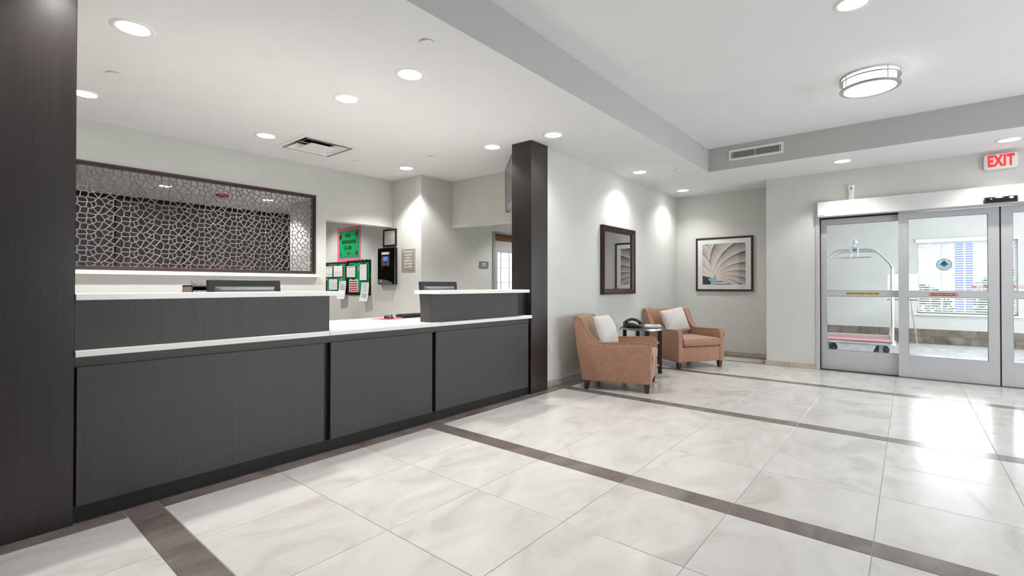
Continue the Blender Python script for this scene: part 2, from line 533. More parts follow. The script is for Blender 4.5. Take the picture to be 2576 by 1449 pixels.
def place(me, origin, right, upv):
    r_ = Vector(right).normalized(); u = Vector(upv).normalized(); n = r_.cross(u)
    me.transform(Matrix(((r_.x, u.x, n.x, origin[0]), (r_.y, u.y, n.y, origin[1]), (r_.z, u.z, n.z, origin[2]), (0, 0, 0, 1))))
    return me

def text(name, s, size, origin, right, upv, mat, parent, **k):
    return obj_me(name, place(text_mesh(s, size, **k), origin, right, upv), mat, parent)

CEIL = 2.785
UPPER = 3.105

# ================================================================== THE SETTING
# ---- floor with its tiles
floor = obj('floor', bx(-11, 4.8, -4.5, 8.2, -0.2, -0.0028), 'grout')
tag(floor, 'light stone tile lobby floor with dark tile strips', 'floor', kind='structure')
GAP = 0.0034
XL = [-3.08, -2.557]
while XL[-1] < 4.79: XL.append(min(4.8, XL[-1] + 0.6065))
STRIP_X0 = -3.235
Y0S, PER, SW = 0.645, 2.002, 0.152
TL = (PER - SW) / 3
rows = []           # (y0, y1, kind)
for k in range(-3, 4):
    s = Y0S + PER * k
    rows.append((s, s + SW, 'strip'))
    for j in range(3):
        a = s + SW + TL * j
        rows.append((a, a + TL, 'tile'))
rows = [r for r in rows if r[1] > -4.5 and r[0] < 7.9]
rows = [(max(a, -4.5), min(b, 8.0), k) for a, b, k in rows if min(b, 8.0) - max(a, -4.5) > 0.02]
last = max(b for a, b, k in rows)
tile_meshes = {}
def tile_mesh(w, l, kind):
    key = (round(w, 3), round(l, 3), kind)
    if key not in tile_meshes:
        bm = B()
        e = 0.0012
        x, y = w / 2 - GAP / 2, l / 2 - GAP / 2
        t = [bm.verts.new(p) for p in ((-x + e, -y + e, 0), (x - e, -y + e, 0), (x - e, y - e, 0), (-x + e, y - e, 0))]
        m_ = [bm.verts.new(p) for p in ((-x, -y, -e), (x, -y, -e), (x, y, -e), (-x, y, -e))]
        b = [bm.verts.new(p) for p in ((-x, -y, -0.01), (x, -y, -0.01), (x, y, -0.01), (-x, y, -0.01))]
        bm.faces.new(t)
        for i in range(4):
            j = (i + 1) % 4
            bm.faces.new((t[j], t[i], m_[i], m_[j])); bm.faces.new((m_[j], m_[i], b[i], b[j]))
        bm.normal_update()
        me = bpy.data.meshes.new(kind); bm.to_mesh(me); bm.free()
        me.materials.append(M['tile' if kind == 'tile' else 'strip'])
        tile_meshes[key] = me
    return tile_meshes[key]
hidden_bm = {'tile': B(), 'border_tile': B()}
def add_tile(x0, x1, y0, y1, kind):
    if x1 - x0 < 0.01 or y1 - y0 < 0.01: return
    cx, cy = (x0 + x1) / 2, (y0 + y1) / 2
    seen = False
    for px in (x0, cx, x1):
        for py in (y0, cy, y1):
            q = project((px, py, 0))
            if q and -60 < q[0] < 2700 and 0 < q[1] < 1560: seen = True
    me = tile_mesh(x1 - x0, y1 - y0, kind)
    if seen:
        o = bpy.data.objects.new(kind, me); COL.objects.link(o)
        o.location = (cx, cy, 0); o.parent = floor
    else:
        bm = hidden_bm[kind]
        n0 = len(bm.verts)
        bm.from_mesh(me); bm.verts.ensure_lookup_table()
        for v in bm.verts[n0:]: v.co += Vector((cx, cy, 0))
for a, b, k in rows:
    kind = 'tile' if k == 'tile' else 'border_tile'
    for i in range(len(XL) - 1):
        add_tile(XL[i], XL[i + 1], a, b, kind)
    add_tile(STRIP_X0, XL[0], a, b, 'border_tile')
# border under the entrance and in the recess
for i in range(len(XL) - 1):
    add_tile(max(XL[i], -1.65), XL[i + 1], 8.0, 8.2, 'border_tile')
    add_tile(XL[i], min(XL[i + 1], -1.77), 8.0, 8.12, 'border_tile')
    add_tile(XL[i], min(XL[i + 1], -1.77), 8.12, 8.50, 'tile')
    add_tile(XL[i], min(XL[i + 1], -1.77), 8.50, 8.66, 'border_tile')
add_tile(-1.77, -1.65, 8.0, 8.66, 'border_tile')
add_tile(STRIP_X0, XL[0], 8.0, 8.66, 'border_tile')
for k, bm in hidden_bm.items():
    o = obj('far_' + k + '_field', bm, 'tile' if k == 'tile' else 'strip', floor)
    o['kind'] = 'stuff'
fr = obj('floor_recess', bx(-3.4, -1.65, 8.2, 8.66, -0.2, -0.0028), 'grout')
tag(fr, 'tiled floor of the shallow recess under the framed picture', 'floor', kind='structure')

# ---- ceilings
TRAY = (-2.16, 3.6, -3.2, 6.94)
VENT = (-5.56, -4.97, 2.53, 3.13)
o = struct('ceiling', slab(B(), -11, 4.8, -4.5, 8.66, CEIL, CEIL + 0.32, [TRAY, VENT], 'xyz', edge_mi=1), ['ceiling', 'soffit_shaded'],
           'white lobby ceiling with a tray recess, its sides coloured as if shaded', 'ceiling')
struct('ceiling_tray', bx(-2.3, 3.75, -3.35, 7.08, UPPER, UPPER + 0.1), 'ceiling', 'raised white ceiling inside the tray recess', 'ceiling')

# ---- walls
W = lambda *a, **k: struct(*a, **k)
W('wall_left', bx(-3.40, -3.25, 4.42, 8.80, 0, CEIL + 0.1), 'wall', 'light greige wall carrying the dark framed mirror', 'wall')
W('wall_recess', bx(-3.40, -1.60, 8.66, 8.82, 0, CEIL + 0.1), 'wall', 'light greige recess wall carrying the framed fan picture', 'wall')
bm = B(); box(bm, -1.65, -1.02, 8.0, 8.68, 0, CEIL + 0.1)
W('wall_entrance', bm, 'wall', 'light greige wall projecting beside the sliding glass door', 'wall')
W('wall_above_entrance', bx(-1.02, 2.72, 8.0, 8.2, 2.37, CEIL + 0.1), 'wall', 'wall strip above the sliding door behind the exit sign', 'wall')
W('wall_entrance_far', bx(2.72, 4.8, 8.0, 8.2, 0, CEIL + 0.1), 'wall', 'greige wall beyond the sliding door', 'wall')
WIN_R = [(2.2, 4.8, 0.55, 2.15), (5.0, 7.6, 0.55, 2.15)]
W('wall_right', slab(B(), -4.5, 8.2, 0, CEIL + 0.4, 4.8, 4.95, WIN_R, 'yzx'), 'wall', 'lobby wall with two tall daylight windows', 'wall')
W('wall_rear', bx(-11, 4.8, -4.65, -4.5, 0, CEIL + 0.4), 'wall', 'plain rear wall of the lobby', 'wall')
SCR = (-0.35, 3.25, 1.335, 2.385)
W('wall_screen', slab(B(), -4.5, 4.48, 0, CEIL + 0.1, -6.25, -6.10, [SCR, (3.40, 4.48, -1, 2.075)], 'yzx'), 'wall',
  'greige wall behind the desk with the lattice screen opening', 'wall')
W('wall_notice', bx(-9.39, -5.41, 4.48, 4.63, 0, CEIL + 0.1), 'wall', 'greige wall carrying the green posters and black time clock', 'wall')
BRK = (6.07, 6.98, -1, 2.066)
W('wall_hall', slab(B(), 4.63, 8.8, 0, CEIL + 0.1, -5.56, -5.41, [BRK], 'yzx'), 'wall', 'greige hallway wall with the break room sign', 'wall')
W('wall_hall_header', bx(-5.41, -3.40, 5.09, 5.23, 2.072, CEIL + 0.1), 'wall', 'greige dropped header over the hallway entry', 'wall')
W('wall_hall_end', bx(-5.56, -3.40, 8.80, 8.95, 0, CEIL + 0.1), 'wall', 'greige end wall of the hallway', 'wall')
W('wall_desk_partition', bx(-3.42, -3.27, -4.5, -0.3, 0, CEIL + 0.1), 'wall', 'greige partition beside the near pillar', 'wall')
# back room seen through the lattice
br = thing('wall_back_room', 'dark brown panelled wall seen through the lattice screen', 'wall', (-10.82, 2, 0), kind='structure')
obj('wall_core', bx(-11, -10.84, -4.5, 6.5, 0, CEIL + 0.1), 'black_recess', br)
for i in range(9):
    obj('panel', bx(-10.84, -10.80, -3.2 + i * 1.05, -3.2 + (i + 1) * 1.05 - 0.015, 0.1, 2.72, bevel=0.004), 'panel_brown', br)
W('wall_back_room_end', bx(-11, -9.3, 5.6, 5.75, 0, CEIL + 0.1), 'panel_brown', 'dark end wall of the back room', 'wall')

# ---- baseboards: tile pieces
def baseboard(name, label, runs, axis):
    t = thing(name, label, 'baseboard', (runs[0][0], runs[0][2] if len(runs[0]) > 4 else 0, 0), kind='structure')
    for r_ in runs:
        obj('base_tile', bx(*r_, bevel=0.003), 'base_tile', t)
    return t
H = 0.075
t = thing('baseboard_left', 'tan tile baseboard along the mirror wall', 'baseboard', (-3.24, 6.5, 0), kind='structure')
y = 4.50
while y < 8.64:
    obj('base_tile', bx(-3.25, -3.238, y + 0.001, min(y + 0.61, 8.648) - 0.001, 0, H, bevel=0.002), 'base_tile', t); y += 0.61
t = thing('baseboard_recess', 'tan tile baseboard under the framed picture', 'baseboard', (-2.4, 8.65, 0), kind='structure')
x = -3.236
while x < -1.66:
    obj('base_tile', bx(x + 0.001, min(x + 0.61, -1.662) - 0.001, 8.648, 8.66, 0, H, bevel=0.002), 'base_tile', t); x += 0.61
t = thing('baseboard_entrance', 'tan tile baseboard left of the sliding door', 'baseboard', (-1.33, 7.99, 0), kind='structure')
obj('base_tile', bx(-1.664, -1.34, 7.988, 8.0, 0, H, bevel=0.002), 'base_tile', t)
obj('base_tile', bx(-1.338, -1.022, 7.988, 8.0, 0, H, bevel=0.002), 'base_tile', t)
obj('base_tile', bx(-1.664, -1.652, 8.0, 8.646, 0, H, bevel=0.002), 'base_tile', t)

# ---- pillars
def pillar(name, x0, x1, y0, y1, label):
    o = obj(name, bx(x0, x1, y0, y1, 0, CEIL + 0.02, bevel=0.003), 'laminate_pillar')
    return tag(o, label, 'pillar', kind='structure')
pillar('pillar', -3.46, -3.182, 4.172, 4.484, 'slim dark wood laminate pillar at the far end of the counter')
o = pillar('pillar', -3.47, -3.187, -0.34, 0.449, 'wide dark laminate pillar at the near end of the counter')

# ---- lobby windows out of view (the daylight's openings)
def simple_window(name, label, axis, c, u0, u1, v0, v1):
    t = thing(name, label, 'window', (c, u0, 0) if axis == 'x' else (u0, c, 0), kind='structure')
    def bar(a0, a1, b0, b1, d=0.05):
        if axis == 'x': return bx(c - d / 2, c + d / 2, a0, a1, b0, b1)
        return bx(a0, a1, c - d / 2, c + d / 2, b0, b1)
    obj('frame', slab(B(), u0, u1, v0, v1, c - 0.03, c + 0.03, [(u0 + 0.06, (u0 + u1) / 2 - 0.03, v0 + 0.06, v1 - 0.06), ((u0 + u1) / 2 + 0.03, u1 - 0.06, v0 + 0.06, v1 - 0.06)], 'yzx' if axis == 'x' else 'xzy'), 'white', t)
    for a, b in ((u0 + 0.06, (u0 + u1) / 2 - 0.03), ((u0 + u1) / 2 + 0.03, u1 - 0.06)):
        obj('pane', bar(a, b, v0 + 0.06, v1 - 0.06, 0.006), 'glass', t)
for i, w in enumerate(WIN_R): simple_window('window_%d' % (i + 1), 'white framed lobby window number %s on the side wall' % ('one', 'two')[i], 'x', 4.9, *w)

# ================================================================== ENTRANCE
def leaf_frame(bm, x0, x1, y0, y1, z0, z1, st, top, bot, rail, fill=0.0):
    """stiles and rails of a glazed leaf with a mid rail"""
    slab(bm, x0, x1, z0, z1, y0, y1, [(x0 + st[0], x1 - st[1], bot, rail[0]), (x0 + st[0], x1 - st[1], rail[1], top)], 'xzy')
    return bm
ent = thing('door_1', 'automatic sliding glass entrance door in satin aluminium frame', 'door', (0.835, 8.07, 0), kind='structure')
# fixed leaves, sliding leaves
def leaf(name, x0, x1, y0, y1, st, fixed):
    o = obj(name, leaf_frame(B(), x0, x1, y0, y1, 0.012, 2.132, st, 2.052, 0.288, (1.045, 1.120)), 'alu', ent)
    for z0, z1 in ((0.288, 1.045), (1.120, 2.052)):
        obj('pane', bx(x0 + st[0], x1 - st[1], (y0 + y1) / 2 - 0.003, (y0 + y1) / 2 + 0.003, z0, z1), 'glass', o)
        g = B()
        for a, b, c, d in ((x0 + st[0], x1 - st[1], z0, z0 + 0.006), (x0 + st[0], x1 - st[1], z1 - 0.006, z1), (x0 + st[0], x0 + st[0] + 0.005, z0, z1), (x1 - st[1] - 0.005, x1 - st[1], z0, z1)):
            box(g, a, b, y0 + 0.008, y1 - 0.008, c, d)
        obj('gasket', g, 'frame_grey', o)
    return o
L1 = leaf('fixed_leaf', -0.962, -0.04, 8.085, 8.125, (0.066, 0.05), True)
L2 = leaf('sliding_leaf', -0.102, 0.828, 8.025, 8.065, (0.098, 0.096), False)
L3 = leaf('sliding_leaf', 0.842, 1.772, 8.025, 8.065, (0.096, 0.098), False)
L4 = leaf('fixed_leaf', 1.71, 2.632, 8.085, 8.125, (0.05, 0.066), True)
obj('meeting_seal', bx(0.829, 0.841, 8.03, 8.06, 0.012, 2.13), 'dark_gap', ent)
obj('jamb', bx(-1.02, -0.972, 7.99, 8.2, 0, 2.37, bevel=0.003), 'alu', ent)
obj('jamb', bx(2.642, 2.72, 7.99, 8.2, 0, 2.37, bevel=0.003), 'alu', ent)
obj('side_gap', bx(-0.972, -0.962, 8.03, 8.12, 0.0, 2.14), 'dark_gap', ent)
hd = obj('header', bx(-0.982, 2.65, 7.90, 8.02, 2.150, 2.356, bevel=0.004), 'header_white', ent)
obj('header_track', bx(-0.10, 1.775, 7.97, 8.14, 2.136, 2.150), 'alu', ent)
obj('track_gap_shade', bx(-0.97, -0.10, 8.07, 8.12, 2.128, 2.150), 'dark_gap', ent)  # dark strip standing in for the shade in the gap over the leaf
obj('track_gap_shade', bx(1.775, 2.64, 8.07, 8.12, 2.128, 2.150), 'dark_gap', ent)  # same painted shade over the other fixed leaf
obj('header_back', bx(-0.972, 2.642, 8.02, 8.2, 2.15, 2.37), 'alu', ent)
obj('cover_clip', bx(-0.965, -0.905, 7.897, 7.90, 2.165, 2.172), 'frame_grey', hd)
obj('threshold', bx(-0.972, 2.642, 7.99, 8.19, 0, 0.008), 'nickel', ent)
obj('dark_sweep', bx(-0.96, 2.63, 8.03, 8.12, 0.008, 0.013), 'black_recess', ent)
# stickers on the doors
def sticker(parent, x0, x1, y, z0, z1, mat, name, label):
    return obj(name, bx(x0, x1, y - 0.0015, y, z0, z1), mat, parent, label=label)
sticker(L1, -0.665, -0.305, 8.085, 1.068, 1.096, 'yellow', 'yellow_sticker', 'yellow automatic door sticker on rail')
text('sticker_lettering', 'AUTOMATIC DOOR - STAND CLEAR', 0.0245, (-0.485, 8.0828, 1.082), (1, 0, 0), (0, 0, 1), 'black', L1, xscale=0.88)
sticker(L2, 0.196, 0.466, 8.025, 1.064, 1.100, 'label_red', 'red_sticker', 'red emergency sticker on rail')
text('sticker_lettering', 'IN EMERGENCY PUSH OPEN', 0.022, (0.331, 8.0228, 1.082), (1, 0, 0), (0, 0, 1), 'paper', L2, xscale=0.68)
for x in (0.211, 0.451):
    b = B(); lathe(b, [(0.009, 0), (0.009, 0.0012), (0.013, 0.0012), (0.013, 0)], (0, 0, 0), 24, True)
    me = bpy.data.meshes.new('ring_mark'); b.to_mesh(me); b.free()
    obj_me('ring_mark', place(me, (x, 8.0235, 1.082), (1, 0, 0), (0, 0, 1)), 'paper', L2)
# round arrow decal on the sliding pane
def flat(name, pts, origin, right, upv, mat, parent, depth=0.0008, label=None):
    b = B(); prism(b, pts, 'z', 0, depth)
    me = bpy.data.meshes.new(name); b.to_mesh(me); b.free()
    return obj_me(name, place(me, origin, right, upv), mat, parent, label=label)
def circ(r, n=40): return [(r * math.cos(2 * PI * i / n), r * math.sin(2 * PI * i / n)) for i in range(n)]
dc = (0.342, 8.0405, 1.455)
flat('decal_rim', circ(0.074), dc, (1, 0, 0), (0, 0, 1), 'decal_blue', L2, 0.0006)
flat('decal_face', circ(0.068), (dc[0], dc[1] - 0.0008, dc[2]), (1, 0, 0), (0, 0, 1), 'decal_pale', L2, 0.0006, 'round pale decal with blue arrow')
flat('decal_arrow', [(0, 0.052), (0.045, -0.006), (0.02, -0.002), (0.02, -0.012), (-0.02, -0.012), (-0.02, -0.002), (-0.045, -0.006)], (dc[0], dc[1] - 0.0016, dc[2]), (1, 0, 0), (0, 0, 1), 'decal_blue', L2, 0.0006)
flat('decal_bar', [(-0.02, -0.026), (0.02, -0.026), (0.02, -0.019), (-0.02, -0.019)], (dc[0], dc[1] - 0.0016, dc[2]), (1, 0, 0), (0, 0, 1), 'decal_blue', L2, 0.0006)
# red arrow stickers near the meeting stiles, on the glass
for par, x, s in ((L2, 0.66, -1), (L3, 1.01, 1)):
    flat('arrow_sticker', [(-0.075 * s, -0.016), (0.045 * s, -0.016), (0.045 * s, -0.028), (0.075 * s, 0), (0.045 * s, 0.028), (0.045 * s, 0.016), (-0.075 * s, 0.016)][::(1 if s > 0 else -1)],
         (x, 8.0405, 1.178), (1, 0, 0), (0, 0, 1), 'faded_red', par, 0.0006, 'faded red arrow sticker on glass')
    flat('arrow_print', [(-0.03, -0.009), (0.03, -0.009), (0.03, 0.009), (-0.03, 0.009)], (x, 8.0395, 1.178), (1, 0, 0), (0, 0, 1), 'paper', par, 0.0004)

# door sensor, air freshener, exit sign
s = thing('door_sensor', 'dark glossy motion sensor bar on the sliding door header', 'sensor', (0.825, 7.88, 2.165))
obj('mount', bx(0.69, 0.965, 7.872, 7.90, 2.156, 2.226, bevel=0.004), 'grey_plastic', s)
b = B(); prism(b, [(7.846, 2.163), (7.875, 2.160), (7.875, 2.224), (7.860, 2.222), (7.848, 2.200)], 'x', 0.70, 0.955, 0.003)
obj('cover', b, 'black_gloss', s, smooth=True)
obj('sensor_eye', sphere(B(), (0.91, 7.85, 2.203), 0.016, 2, (1.3, 0.4, 0.8)), 'white_plastic', s, smooth=True)
obj('sensor_eye', sphere(B(), (0.745, 7.85, 2.20), 0.008, 2, (1.3, 0.4, 0.8)), 'white_plastic', s, smooth=True)
a = thing('air_freshener', 'white waisted air freshener dispenser above the sliding door', 'dispenser', (-0.597, 7.97, 2.36))
b = B()
prof = []
for i in range(15):
    t_ = i / 14; z = 2.352 + 0.208 * t_
    w = 0.041 - 0.010 * math.sin(PI * min(1, t_ * 1.15)) - (0.012 if t_ in (0,) else 0)
    d = 0.050 - 0.008 * math.sin(PI * t_) - (0.006 if t_ == 0 else 0)
    prof.append((w, d, z))
rings = []
for w, d, z in prof:
    rings.append([b.verts.new((-0.597 + w * math.copysign(abs(math.cos(q)) ** 0.6, math.cos(q)), 8.0 - (d * abs(math.sin(q)) ** 0.6 if True else 0), z)) for q in [PI + PI * k / 14 for k in range(15)]])
for i in range(14):
    for k in range(14):
        b.faces.new((rings[i][k], rings[i][k + 1], rings[i + 1][k + 1], rings[i + 1][k]))
b.faces.new(list(reversed(rings[0]))); b.faces.new(rings[-1])
bmesh.ops.recalc_face_normals(b, faces=b.faces[:])
obj('body', b, 'white_plastic', a, smooth=True)
obj('nozzle', sphere(B(), (-0.597, 7.949, 2.512), 0.011, 2, (0.8, 0.4, 1.6)), 'grey_plastic', a, smooth=True)

def rounded(x0, x1, z0, z1, r, n=6):
    pts = []
    for cx, cz, a0 in ((x1 - r, z0 + r, -PI / 2), (x1 - r, z1 - r, 0), (x0 + r, z1 - r, PI / 2), (x0 + r, z0 + r, PI)):
        for i in range(n + 1):
            t_ = a0 + PI / 2 * i / n
            pts.append((cx + r * math.cos(t_), cz + r * math.sin(t_)))
    return pts
e = thing('exit_sign', 'white exit sign with red lit letters above the sliding door', 'sign', (0.836, 7.98, 2.56))
b = B(); prism(b, rounded(0.694, 0.980, 2.562, 2.742, 0.028), 'y', 7.955, 8.0, 0.006)
obj('housing', b, 'exit_white', e, smooth=True)
text('exit_lettering', 'EXIT', 0.178, (0.837, 7.9540, 2.652), (1, 0, 0), (0, 0, 1), 'exit_red', e, depth=0.001, bold=0.0085, xscale=0.56, spacing=1.12)

# ================================================================== VESTIBULE
vf = obj('floor_vestibule', bx(-1.5, 4.1, 8.2, 13.1, -0.2, -0.0028), 'grout')
tag(vf, 'grey plank tile floor of the entrance vestibule', 'floor', kind='structure')
pm = {}
for j in range(25):
    y0 = 8.2 + j * 0.196
    x = -1.49 - (j % 3) * 0.3
    while x < 4.0:
        x0, x1 = max(x, -1.49), min(x + 0.9, 4.09)
        if x1 - x0 > 0.03:
            key = round(x1 - x0, 3)
            if key not in pm:
                b = bx(-(x1 - x0) / 2 + .002, (x1 - x0) / 2 - .002, -0.096, 0.096, -0.008, 0)
                me = bpy.data.meshes.new('plank'); b.to_mesh(me); b.free(); me.materials.append(M['plank']); pm[key] = me
            q = bpy.data.objects.new('plank', pm[key]); COL.objects.link(q)
            q.location = ((x0 + x1) / 2, y0 + 0.098, 0); q.parent = vf
        x += 0.9
W('ceiling_vestibule', bx(-1.5, 4.1, 8.2, 13.25, 2.72, 2.9), 'ceiling', 'white vestibule ceiling', 'ceiling')
W('wall_vestibule_left', bx(-1.645, -1.5, 8.68, 13.25, 0, 2.9), 'wall', 'pale side wall of the vestibule behind the luggage cart', 'wall')
W('wall_vestibule_right', slab(B(), 8.2, 13.25, 0, 2.9, 4.0, 4.15, [(9.0, 12.2, 0.0, 2.4)], 'yzx'), 'wall', 'vestibule wall with the outer doorway', 'wall')
VW = (0.13, 1.60, 0.62, 2.10)
fwall = W('wall_vestibule', slab(B(), -1.645, 4.15, 0, 2.9, 13.1, 13.25, [VW], 'xzy'), 'wall', 'pale vestibule wall with the blind covered window', 'wall')
for j in range(2):
    x = -1.5 - 0.3 * j
    while x < 4.0:
        x0, x1 = max(x, -1.5), min(x + 0.61, 4.0)
        if x1 - x0 > 0.02:
            obj('stone_tile', bx(x0 + .002, x1 - .002, 13.085, 13.1, 0.002 + 0.148 * j, 0.148 * (j + 1) - 0.002, bevel=0.003), 'stone', fwall)
        x += 0.61
w = thing('window_5', 'bright vestibule window in white frame seen through the door', 'window', (0.865, 13.15, 0.62), kind='structure')
obj('frame', slab(B(), VW[0], VW[1], VW[2], VW[3], 13.18, 13.23, [(0.17, 0.51, 0.66, 1.36), (0.54, 0.865 - .015, 0.66, 1.36), (0.88, 1.19, 0.66, 1.36), (1.22, 1.56, 0.66, 1.36),
     (0.17, 0.51, 1.39, 2.06), (0.54, 0.85, 1.39, 2.06), (0.88, 1.19, 1.39, 2.06), (1.22, 1.56, 1.39, 2.06)], 'xzy'), 'white', w)
obj('pane', bx(0.17, 1.56, 13.203, 13.207, 0.66, 2.06), 'glass', w)
obj('window_sill', bx(0.08, 1.65, 13.04, 13.18, 0.585, 0.62, bevel=0.004), 'white', w)
bl = thing('window_blind', 'white horizontal slat blind on the vestibule window', 'blind', (0.865, 13.12, 0.65))
obj('head_rail', bx(0.115, 1.615, 13.06, 13.14, 2.08, 2.15, bevel=0.004), 'blind', bl)
slat_b = B(); prism(slat_b, [(-0.022, -0.0125), (0, 0.001), (0.022, 0.0115), (0.0215, 0.0135), (0, 0.003), (-0.0225, -0.0105)], 'x', -0.715, 0.715)
slat_me = bpy.data.meshes.new('slat'); slat_b.to_mesh(slat_me); slat_b.free(); slat_me.materials.append(M['blind'])
for i in range(29):
    q = bpy.data.objects.new('slat', slat_me); COL.objects.link(q); q.parent = bl
    q.location = Vector((0.865, 13.125, 0.70 + i * 0.0478)) - Vector((0.865, 13.12, 0.65))
obj('bottom_rail', bx(0.15, 1.58, 13.10, 13.15, 0.645, 0.665, bevel=0.004), 'blind', bl)
for x in (0.35, 0.865, 1.38):
    obj('ladder_cord', bx(x - 0.006, x + 0.006, 13.098, 13.100, 0.66, 2.09), 'blind', bl)
# outdoors beyond the window
g = obj('ground_outside', bx(-8, 12, 13.25, 30, -0.3, -0.05), 'asphalt'); tag(g, 'pale paving outside the vestibule window', 'ground', kind='structure')
bp = thing('porch_column', 'blue porch column standing outside the vestibule window', 'column', (0.98, 15.2, -0.05))
obj('shaft', bx(0.83, 1.13, 15.05, 15.35, 0.15, 2.95, bevel=0.01), 'blue_post', bp)
obj('plinth', bx(0.78, 1.18, 15.0, 15.4, -0.05, 0.15, bevel=0.01), 'white', bp)
def shrub(loc, r, h, label):
    t_ = thing('shrub', label, 'shrub', loc, group='shrubs outside the vestibule window')
    b = B()
    for i in range(900):
        u = rng.normal(size=3); u /= np.linalg.norm(u)
        q = Vector((u[0] * r, u[1] * r, h / 2 + u[2] * h / 2)) * 1.0
        q = Vector((q.x * rng.uniform(.6, 1), q.y * rng.uniform(.6, 1), q.z))
        a1 = Vector(rng.normal(size=3)).normalized() * 0.085; a2 = a1.cross(Vector(rng.normal(size=3))).normalized() * 0.05
        vs = [b.verts.new(q + p) for p in (a1, a2, -a1, -a2)]
        b.faces.new(vs)
    obj('foliage', b, 'leaf', t_, local=True)
    b = B(); cyl(b, (0, 0, 0), (0, 0, h * 0.6), 0.03, 0.015, 8)
    obj('stem', b, 'legwood', t_, local=True)
shrub((0.15, 16.2, -0.05), 0.75, 1.25, 'green shrub at the lower corner of the vestibule window beside the blue column')
shrub((1.85, 16.0, -0.05), 0.75, 1.6, 'taller green shrub behind the blind to one side of the blue column')
shrub((-1.75, 17.4, -0.05), 0.8, 1.3, 'green shrub farthest along outside the vestibule window')

# made-up board on legs, standing in for reflections in the door glass
ez = thing('reflection_board', 'made-up white board on legs standing in for a door glass reflection', 'sign', (-0.08, 12.3, 0))
obj('board', bx(-0.33, 0.14, 12.28, 12.30, 0.92, 1.42, bevel=0.003), 'white', ez)
for (x0, x1, yb) in ((-0.26, -0.32, 12.29), (0.07, 0.13, 12.29), (-0.10, -0.10, 12.7)):
    b = B(); cyl(b, (x0 * 0.4 - 0.06, 12.31, 1.5), (x1, yb, 0.0), 0.012, seg=10); obj('leg', b, 'nickel', ez)
obj('ledge', bx(-0.34, 0.15, 12.25, 12.31, 0.90, 0.92), 'nickel', ez)

# luggage cart
def arc_pts(p, corner_r, n=6):
    """round the corners of a polyline"""
    out = [Vector(p[0])]
    for i in range(1, len(p) - 1):
        a, b_, c = Vector(p[i - 1]), Vector(p[i]), Vector(p[i + 1])
        d1, d2 = (a - b_).normalized(), (c - b_).normalized()
        q0, q1 = b_ + d1 * corner_r, b_ + d2 * corner_r
        for k in range(n + 1):
            t_ = k / n
            out.append(q0 * (1 - t_) ** 2 + b_ * 2 * t_ * (1 - t_) + q1 * t_ ** 2)
    out.append(Vector(p[-1]))
    return out
CX0, CX1, CY0, CY1, CZ = -1.24, -0.19, 9.72, 10.38, 0.275
lc = thing('luggage_cart', 'chrome luggage cart with red carpeted deck behind the fixed glass leaf', 'cart', ((CX0 + CX1) / 2, (CY0 + CY1) / 2, 0))
dk = obj('deck', bx(CX0, CX1, CY0, CY1, CZ - 0.05, CZ, bevel=0.01), 'nickel', lc)
obj('carpet', bx(CX0 + 0.03, CX1 - 0.03, CY0 + 0.03, CY1 - 0.03, CZ, CZ + 0.012, bevel=0.004), 'carpet_red', dk)
rail = arc_pts([(CX0 + .2, CY0 - .02, CZ - .03), (CX1 + .02, CY0 - .02, CZ - .03), (CX1 + .02, CY1 + .02, CZ - .03), (CX0 - .02, CY1 + .02, CZ - .03), (CX0 - .02, CY0 - .02, CZ - .03), (CX0 + .19, CY0 - .02, CZ - .03)], 0.08)
obj('bumper_rail', tube(B(), rail, 0.018), 'chrome', lc, smooth=True)
obj('toe_board', bx(CX0 + .02, CX1 - .02, CY1 - 0.02, CY1, CZ, CZ + 0.07, bevel=0.004), 'white', lc)
xm = -0.70
for yy in (CY0 + 0.05, CY1 - 0.05):
    p = arc_pts([(CX1 - .02, yy, CZ), (CX1 - .02, yy, 1.52), (-0.44, yy, 1.79), (-0.96, yy, 1.79), (CX0 + .02, yy, 1.52), (CX0 + .02, yy, CZ)], 0.09)
    obj('arch_tube', tube(B(), p, 0.021, 14), 'chrome', lc, smooth=True)
obj('top_rail', tube(B(), [(xm, CY0 + .05, 1.79), (xm, CY1 - .05, 1.79)], 0.018), 'chrome', lc, smooth=True)
for x in (CX0 + .02, CX1 - .02):
    obj('side_rail', tube(B(), [(x, CY0 + .05, 1.50), (x, CY1 - .05, 1.50)], 0.014), 'chrome', lc, smooth=True)
hub = obj('hub', bx(xm - 0.065, xm + 0.065, CY0 + 0.02, CY0 + 0.09, 1.745, 1.84, bevel=0.018, seg=3), 'chrome', lc, smooth=True)
obj('hub_ball', sphere(B(), (xm, CY0 + .055, 1.925), 0.048, 3), 'chrome', hub, smooth=True)
b = B(); cyl(b, (xm, CY0 + .055, 1.83), (xm, CY0 + .055, 1.89), 0.022, 0.016); obj('hub_neck', b, 'chrome', hub, smooth=True)
hb = obj('hanging_bar', tube(B(), [(xm - .235, CY0 + .055, 1.66), (xm + .235, CY0 + .055, 1.66)], 0.013), 'chrome', lc, smooth=True)
for x in (xm - 0.045, xm + 0.045):
    b = B(); cyl(b, (x, CY0 + .055, 1.655), (x, CY0 + .055, 1.76), 0.014); obj('hanger_post', b, 'chrome', hb, smooth=True)
